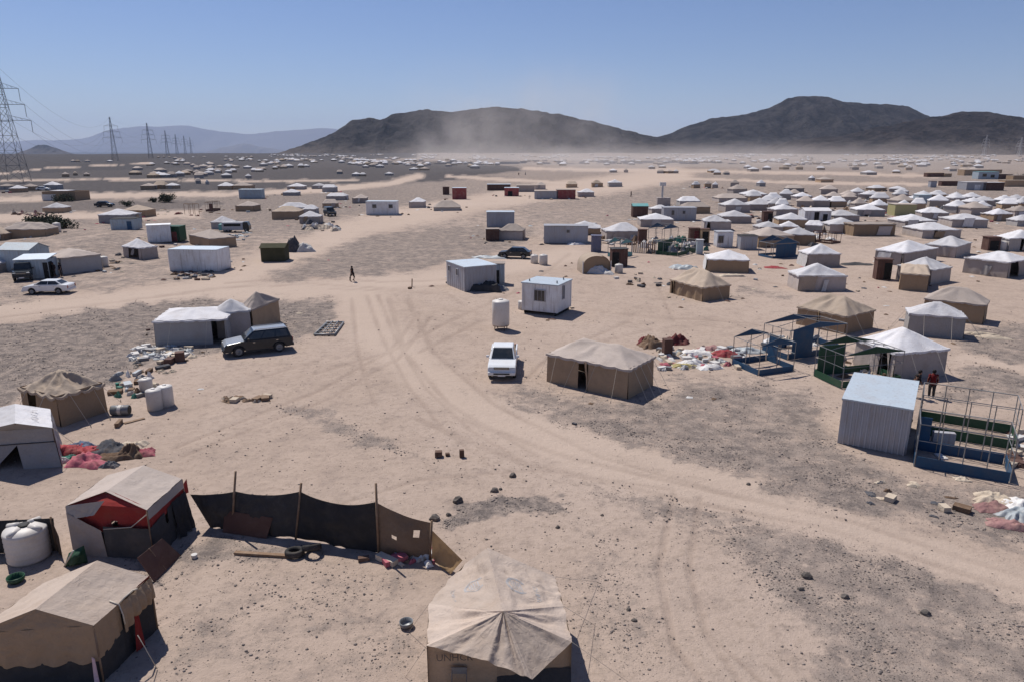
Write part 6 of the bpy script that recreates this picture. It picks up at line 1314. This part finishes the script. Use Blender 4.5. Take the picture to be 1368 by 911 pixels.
for px, py, w_, d_, h_, m, lb in ((96, 603, 1.7, 1.1, .45, 'red', 'red patterned cloth heap nearest the left edge tent'), (112, 598, 1.3, .8, .3, 'bluecloth', 'blue cloth at the back of the clothes heap'), (122, 604, 1.2, .9, .35, 'red', 'second red cloth in the middle of the clothes heap'), (119, 619, 1.9, 1.1, .5, 'pink', 'bright pink blanket in front of the clothes heap'), (146, 603, 2.2, 1.3, .5, 'slate', 'dark slate blanket on the clothes heap'), (152, 612, 1.8, 1.0, .35, 'brown2', 'brown mottled cloth below the slate blanket'), (178, 596, 1.2, .8, .3, 'cream2', 'pale cloth at the back right of the clothes heap'), (175, 608, 1.1, .9, .45, 'brown2', 'dark brown bundle at the right of the clothes heap'), (190, 606, 1.2, .8, .35, 'pink', 'faded pink cloth at the right end of the clothes heap'), (89, 613, .7, .5, .25, 'greentarp', 'small dark green cloth by the left edge tent'), (82, 617, .5, .5, .3, 'whitecloth', 'small white bundle at the corner of the left edge tent'), (148, 622, .8, .5, .2, 'slate', 'small dark rag in front of the clothes heap'),
        (1330, 668, 1.5, 1.0, .4, 'cream2', 'pale speckled quilt heap at the right edge of the gravel'), (1322, 677, 1.2, .8, .3, 'fadedpink', 'faded pink rag below the pale quilt heap'), (1356, 673, 1.5, .9, .35, 'whitecloth', 'white cloth heap at the right edge of the gravel'), (1362, 687, 1.7, .8, .3, 'bluecabin', 'pale blue mattress cloth at the right edge of the gravel'), (1346, 700, 1.4, .7, .3, 'fadedpink', 'reddish blanket lowest in the right edge heap'), (1285, 640, .7, .4, .12, 'cream2', 'flat pale rag before the dark blue frame'),
        (920, 487, 2.4, 1.1, .3, 'whitecloth', 'white sheet heap in front of the rag strip'), (948, 492, 1.8, .8, .25, 'whitecloth', 'white sheet tail at the right of the sheet heap'), (915, 490, 1.8, .6, .25, 'yel', 'olive yellow cloth fold on the white sheet heap'), (930, 472, 2.2, 1.2, .3, 'whitecloth', 'white and grey rag strip behind the sheet heap'), (968, 474, 1.8, 1.1, .4, 'red', 'red cloth beside the navy gabled frame'), (950, 466, 1.6, 1.0, .3, 'fadedpink', 'pink cloth on the rag strip'), (1000, 471, 2.4, 1.0, .3, 'bluecabin', 'pale sheet inside the navy gabled frame'),
        (870, 461, 2.0, 1.4, .7, 'brown2', 'dark brown bundle left of the upright locker box'), (905, 458, 1.6, 1.2, .55, 'maroon', 'dark maroon bundle right of the upright locker box'), (860, 458, 1.0, 1.0, .5, 'maroon', 'small maroon bundle at the left of the dark bundles'),
        (648, 389, 3.6, 1.6, 1.2, 'charcoal', 'black tarp heap against the front of the grey site cabin'), (668, 388, 1.8, 1.2, .5, 'steel', 'shiny grey sheet at the right of the black tarp heap'), (408, 337, 2.6, 1.6, 1.2, 'whitecloth', 'white tarp heap right of the olive hut'), (392, 337, 2.2, 1.6, 1.6, 'slate', 'grey covered bundle between the olive hut and white tarp'),
        (800, 366, 3.2, 1.2, .8, 'whitecloth', 'white sack heap in front of the arched brown tent'), (914, 360, 3.6, 1.6, .5, 'bluecabin', 'blue white rubbish heap beside the white peaked tent'), (1036, 358, 2.6, 1.0, .25, 'red', 'dark red cloth strip right of the white peaked tent'), (1145, 354, 4.0, 1.6, .25, 'charcoal', 'flat dark tarp on the sand right of the sharp peaked tent'),
        (978, 369, 3.0, .9, .3, 'cream2', 'pale rubble strip before the white peaked tent'), (1210, 455, 1.6, .8, .4, 'fadedpink', 'pink rag left of the grey walled white roofed tent'), (655, 345, 4.5, 1.2, .3, 'bluecabin', 'pale flat sheet left of the dark humped car'), (1180, 490, 2.2, 1.4, .9, 'cream2', 'cloth bundle in the doorway of the wide white roofed tent'),
        (770, 327, 2.5, 1.0, .4, 'whitecloth', 'white sheets before the long grey container'), (1310, 446, 2.2, .7, .2, 'cream2', 'pale boards right of the grey walled tent'), (1326, 451, 2.6, .7, .2, 'cream2', 'lower pale boards right of the grey walled tent'), (187, 682, .5, .4, .3, 'whitecloth', 'hidden') ):
    if lb != 'hidden': rag(px, py, w_, d_, h_, m, lb, rz=rnd.uniform(-.5, .5))
def heap(px0, px1, py0, py1, cnt, mats, label, hs=(.08, .32), sz=(.3, .85), seed=0):
    rs = random.Random(seed); mb = MB(); ml = [M[m] for m in mats]
    for k in range(cnt):
        c = g(rs.uniform(px0, px1), rs.uniform(py0, py1)); mb.k = rs.randrange(len(ml))
        if rs.random() < .25:
            mb.box((c.x, c.y, c.z + .12), (rs.uniform(.3, .9), rs.uniform(.2, .5), .2), None, rs.random() * 3)
        else: crumple(mb, c, rs.uniform(*sz), rs.uniform(*sz) * .7, rs.uniform(*hs), rs.random() * 3, rs.randrange(90), 6, 5)
    tag(mb.build('debris_heap', ml, smooth=False), label, kind='stuff')
heap(172, 258, 460, 481, 90, ['whitecloth', 'bluecabin', 'cream2', 'steel', 'whitecloth'], 'white rubbish heap before the pale grey marquee', seed=1)
heap(150, 208, 498, 532, 30, ['greentarp', 'whitecloth', 'steel', 'cream2', 'bluecabin', 'brown2'], 'jumble of green tarp and pale sheets behind the plastic tanks', (.15, .6), seed=2)
heap(160, 250, 480, 500, 22, ['brown2', 'cream2', 'slate'], 'thin scatter of rubbish below the white heap', (.05, .15), (.2, .6), seed=3)
heap(232, 285, 364, 374, 40, ['brown2', 'cream2', 'slate', 'whitecloth', 'rust'], 'rubbish strip in front of the long white site cabin', (.1, .35), seed=4)
heap(880, 1000, 466, 494, 90, ['whitecloth', 'cream2', 'pink', 'steel', 'whitecloth'], 'strip of rags between the dark bundles and the navy frame', (.08, .3), (.3, .9), seed=5)
heap(1020, 1095, 452, 470, 40, ['whitecloth', 'steel', 'cream2'], 'white clutter inside the larger navy frame', (.1, .35), (.3, .9), seed=6)
heap(1120, 1200, 480, 512, 30, ['cream2', 'brown2', 'whitecloth', 'slate'], 'clutter around the green gabled frame', (.1, .4), (.3, .8), seed=7)
heap(860, 945, 318, 341, 60, ['whitecloth', 'greentarp', 'slate', 'cream2', 'steel'], 'clutter of cloths and crates around the green frame', (.2, 1.1), (.6, 1.8), seed=8)
heap(805, 850, 306, 328, 40, ['whitecloth', 'slate', 'cream2', 'brown2'], 'clutter stacked before the tent right of the long container', (.2, 1.0), (.6, 1.6), seed=9)
heap(130, 165, 343, 362, 22, ['brown2', 'slate', 'cream2'], 'dark rubble right of the grey ridge tent', (.1, .4), (.5, 1.2), seed=10)
heap(300, 332, 312, 322, 24, ['whitecloth', 'bluecabin', 'slate'], 'pale scrap strip under the parked lorry', (.1, .4), (.6, 1.6), seed=11)
heap(18, 60, 284, 289, 26, ['brown2', 'fadedpink', 'cream2'], 'reddish junk row left of the lone brown tent', (.2, .7), (.6, 1.6), seed=12)
heap(405, 450, 300, 310, 30, ['whitecloth', 'cream2', 'slate'], 'white junk strip below the white peaked taupe tent', (.3, 1.0), (1, 2), seed=13)
heap(210, 300, 280, 290, 16, ['brown2', 'maroon', 'cream2'], 'low scrap on the sand left of the wooden frame stand', (.1, .4), (.6, 1.5), seed=14)
heap(1060, 1368, 262, 288, 90, ['slate', 'brown2', 'cream2', 'whitecloth'], 'small clutter between the dense back rows', (.3, 1.2), (.8, 2.2), seed=15)
heap(1000, 1110, 290, 330, 60, ['slate', 'brown2', 'whitecloth', 'rust'], 'small clutter between the packed row tents', (.2, 1.0), (.6, 1.8), seed=16)
heap(300, 360, 530, 537, 26, ['brown2', 'wood', 'cream2'], 'low heap of brush and twigs on the sand', (.06, .2), (.2, .7), seed=17)
heap(516, 582, 740, 756, 26, ['brown2', 'cream2', 'pink', 'whitecloth'], 'scraps below the brown end of the windbreak', (.04, .15), (.15, .4), seed=18)
heap(1160, 1310, 640, 690, 14, ['slate', 'brown2', 'cream2'], 'a few dark scraps on the right gravel', (.04, .12), (.2, .6), seed=19)
heap(840, 900, 372, 386, 14, ['slate', 'brown2', 'cream2'], 'scraps and a loop of hose on the sand', (.1, .35), (.4, 1.0), seed=20)
heap(1350, 1368, 575, 625, 14, ['whitecloth', 'cream2', 'rust'], 'pale scrap right of the steel frames', (.1, .3), (.3, .9), seed=21)
# arched brown shelter
ctr, yaw, w_, d_ = corners((771, 362), (781, 366), (815, 363)); yaw = .12; c = at(795, 366) + Vector((0, 1.6, 0))
r = thing('tent', 'arched brown canvas shelter with white sacks in front', 'tent', (c.x, c.y, H(c.x, c.y)), yaw)
MB().grid(lambda u, v: (1.75 * math.cos(math.pi * u) * (1 if abs(math.cos(math.pi * u)) < .8 else 1), -1.5 + 3 * v, 2.15 * math.sin(math.pi * u) ** .55 + .04 * math.sin(9 * v + 5 * u)), 18, 6).build('roof', M['tan'], r, smooth=True)
MB().grid(lambda u, v: (1.72 * math.cos(math.pi * u), -1.45 + .03 * math.sin(8 * u), (2.1 * math.sin(math.pi * u) ** .55) * v), 18, 6).build('front_curtain', M['brownwall'], r, smooth=True)
for x in (-1.7, 1.72): MB().tube([(x, -1.6, 0), (x, -1.6, 1.5)], .07, 5).build('post', M['whitecloth'], r)
def bush(px, py, rx, h_, label, cnt=500, name='bush', cat='bush', seed=0, trunk=.4):
    rs = random.Random(seed); p = g(px, py); r = thing(name, label, cat, p)
    mb = MB()
    for k in range(7):
        a = rs.random() * 6.3; e = Vector((math.cos(a) * rx * .4, math.sin(a) * rx * .3, h_ * rs.uniform(.35, .6))); mb.tube([(0, 0, 0), e * .5 + Vector((0, 0, h_ * .1)), e], [.14, .08, .02], 5)
    mb.build('trunk', M['wood'], r)
    cnt = int(cnt * 2.2); mb = MB(); cl = [(Vector((max(-1, min(1, rs.gauss(0, .5))) * rx, max(-1, min(1, rs.gauss(0, .5))) * rx * .7, h_ * rs.uniform(.15, .6))), rs.uniform(.28, .45) * rx) for _ in range(16)]
    for k in range(cnt):
        c, rr_ = rs.choice(cl); q = c + Vector((rs.gauss(0, 1), rs.gauss(0, 1), rs.gauss(0, .8))).normalized() * rr_ * rs.random() ** .4; q.z = max(.05, q.z); s_ = rs.uniform(.1, .24) * max(1, rx * .35)
        u = Vector((rs.gauss(0, 1), rs.gauss(0, 1), rs.gauss(0, 1))).normalized(); v = u.orthogonal().normalized(); w2 = u.cross(v)
        mb.add([q - v * s_, q + w2 * s_ * .6, q + v * s_, q - w2 * s_ * .6], [(0, 1, 2, 3)])
    tag(mb.build('crown', M['leaf'], r), kind=None); return r
bush(66, 306, 3.2, 1.7, 'dark green bush behind the right end of the long patched tent', 700, seed=1); bush(86, 310, 2.8, 1.7, 'dark green bush right of another behind the long patched tent', 700, seed=2); bush(52, 303, 2.2, 1.2, 'low green bush at the left of the bushes behind the patched tent', 400, seed=3)
bush(223, 271, 2.4, 3.0, 'dark round tree alone on the far left gravel', 700, name='tree', cat='tree', seed=4); bush(84, 270, 2.4, 2.4, 'dark tree before the long brown walled yard', 600, name='tree', cat='tree', seed=5)
bush(205, 271, 1.3, 1.6, 'small dark shrub left of the dark round tree', 200, seed=6); bush(170, 276, 1.6, 2.0, 'small dark shrub behind the tan tent at the left', 200, seed=7)
bush(1366, 241, 4, 3.6, 'dark green bush at the right edge of the far rows', 300, seed=8)
# walled yard far left
p0, p1 = g(58, 269), g(102, 269); L = (p1 - p0).length; r = thing('walled_yard', 'long brown walled yard on the far left sand', 'walled yard', p0)
for nm, c, s_ in (('wall', (L / 2, 0, 1.3), (L, .2, 2.6)), ('wall', (L / 2, 7, 1.3), (L, .2, 2.6)), ('wall', (.1, 3.5, 1.3), (.2, 6.8, 2.6)), ('wall', (L - .1, 3.5, 1.3), (.2, 6.8, 2.6))): MB().box(c, s_).build(nm, M['brownwall'], r)
MB().box((L * .2, -.16, 1), (4, .12, 1.7)).build('pale_sheet', M['whitecloth'], r); MB().box((L * .4, 3.5, 2.75), (5, 4, .15)).build('roof', M['white'], r)
# mast with dishes in the dust
p = g(884, 276); r = thing('mast', 'pale hazy mast with a cluttered head in the middle distance', 'mast', p); MB().tube([(0, 0, 0), (0, 0, 5.5)], .25, 6).build('pole', M['palepylon'], r); MB().box((0, 0, 5.6), (1.6, .5, .9)).build('head', M['whitecloth'], r); MB().box((.3, 0, 1.1), (3.4, 2, 2.2)).build('base_box', M['taupe'], r)

# ------------------------------------------------------------------ litter blown about the tents
rs_ = random.Random(77); mb = MB(); ml = [M[m] for m in ('whitecloth', 'cream2', 'slate', 'brown2', 'bluecabin', 'pink', 'rust')]
ts = [o for o in COL.objects if o.get('category') in ('tent', 'cabin') and 36 < o.location.y < 260]
for k in range(900):
    o = rs_.choice(ts); a = rs_.random() * 6.28; d = rs_.uniform(2.6, 7.5); x, y = o.location.x + d * math.cos(a), o.location.y + d * math.sin(a)
    sc_ = .5 + o.location.y / 130; mb.k = rs_.choice((0, 0, 1, 2, 2, 3, 3, 3, 4, 5, 6)); z = H(x, y)
    if rs_.random() < .3: s2 = rs_.uniform(.1, .3) * sc_; mb.box((x, y, z + s2 * .3), (s2 * 1.6, s2, s2 * .7), None, rs_.random() * 3)
    else: crumple(mb, Vector((x, y, z)), rs_.uniform(.2, .7) * sc_, rs_.uniform(.15, .5) * sc_, rs_.uniform(.04, .16) * sc_, rs_.random() * 3, rs_.randrange(90), 3, 3)
tag(mb.build('litter', ml), 'small litter strewn between the tents and cabins', kind='stuff')

# ------------------------------------------------------------------ loose stones on the near ground
rs = np.random.default_rng(5); bx = bmesh.new(); bmesh.ops.create_icosphere(bx, subdivisions=1, radius=1); SV = np.array([v.co[:] for v in bx.verts]); SF = np.array([[v.index for v in f.verts] for f in bx.faces]); bx.free()
K = 200000; px = rs.uniform(-60, 1430, K); py = 920 - (920 - 395) * rs.random(K) ** .8
u = (px - 684) / F; v = (py - 455.5) / F; dz = -SP - v * CP; t_ = -CH / dz; X = u * t_; Y = (CP - v * SP) * t_
gm_ = gravel_mask(px, py); cl = fbm(X / 1.2, Y / 1.2, 3, 3); keep = rs.random(K) < np.clip(gm_ * 1.1, .02, 1) * sst(.34, .62, cl) * 1.2
area = np.clip((t_ / 46) ** 1.1, .2, 1); keep &= rs.random(K) < area + .25
X, Y, t_ = X[keep], Y[keep], t_[keep]; n_ = min(len(X), 20000); X, Y, t_ = X[:n_], Y[:n_], t_[:n_]
Zs = hgt(X, Y); s_ = (.011 + .034 * rs.random(n_) ** 6) * (.75 + t_ / 75)
vv = SV[None] * (1 + .35 * (rs.random((n_, len(SV), 1)) - .5)) * s_[:, None, None] * np.stack([1 + .5 * rs.random(n_), 1 + .3 * rs.random(n_), .55 + .35 * rs.random(n_)], -1)[:, None, :]
vv = vv + np.stack([X, Y, Zs + s_ * .2], -1)[:, None, :]
ff = (SF[None] + (np.arange(n_) * len(SV))[:, None, None]).reshape(-1, 3)
me = bpy.data.meshes.new('loose_stones'); me.vertices.add(n_ * len(SV)); me.vertices.foreach_set('co', vv.ravel()); me.loops.add(ff.size); me.loops.foreach_set('vertex_index', ff.ravel()); me.polygons.add(len(ff)); me.polygons.foreach_set('loop_start', np.arange(len(ff)) * 3); me.update(calc_edges=True)
sm = bpy.data.materials.new('loose_stone'); t, p = nodes(sm); ge = N(t, 'NewGeometry'); n1 = N(t, 'TexNoise'); n1.inputs['Scale'].default_value = 3.5; n1.inputs['Detail'].default_value = 2; t.links.new(ge.outputs['Position'], n1.inputs['Vector'])
t.links.new(mixc(t, ramp(t, n1.outputs[0], .35, .65), (.12, .10, .092), (.28, .23, .2)), p.inputs['Base Color']); p.inputs['Roughness'].default_value = .95
me.materials.append(sm); tag(inst(me, 'loose_stones'), 'loose stones strewn over the gravel and sand', kind='stuff')
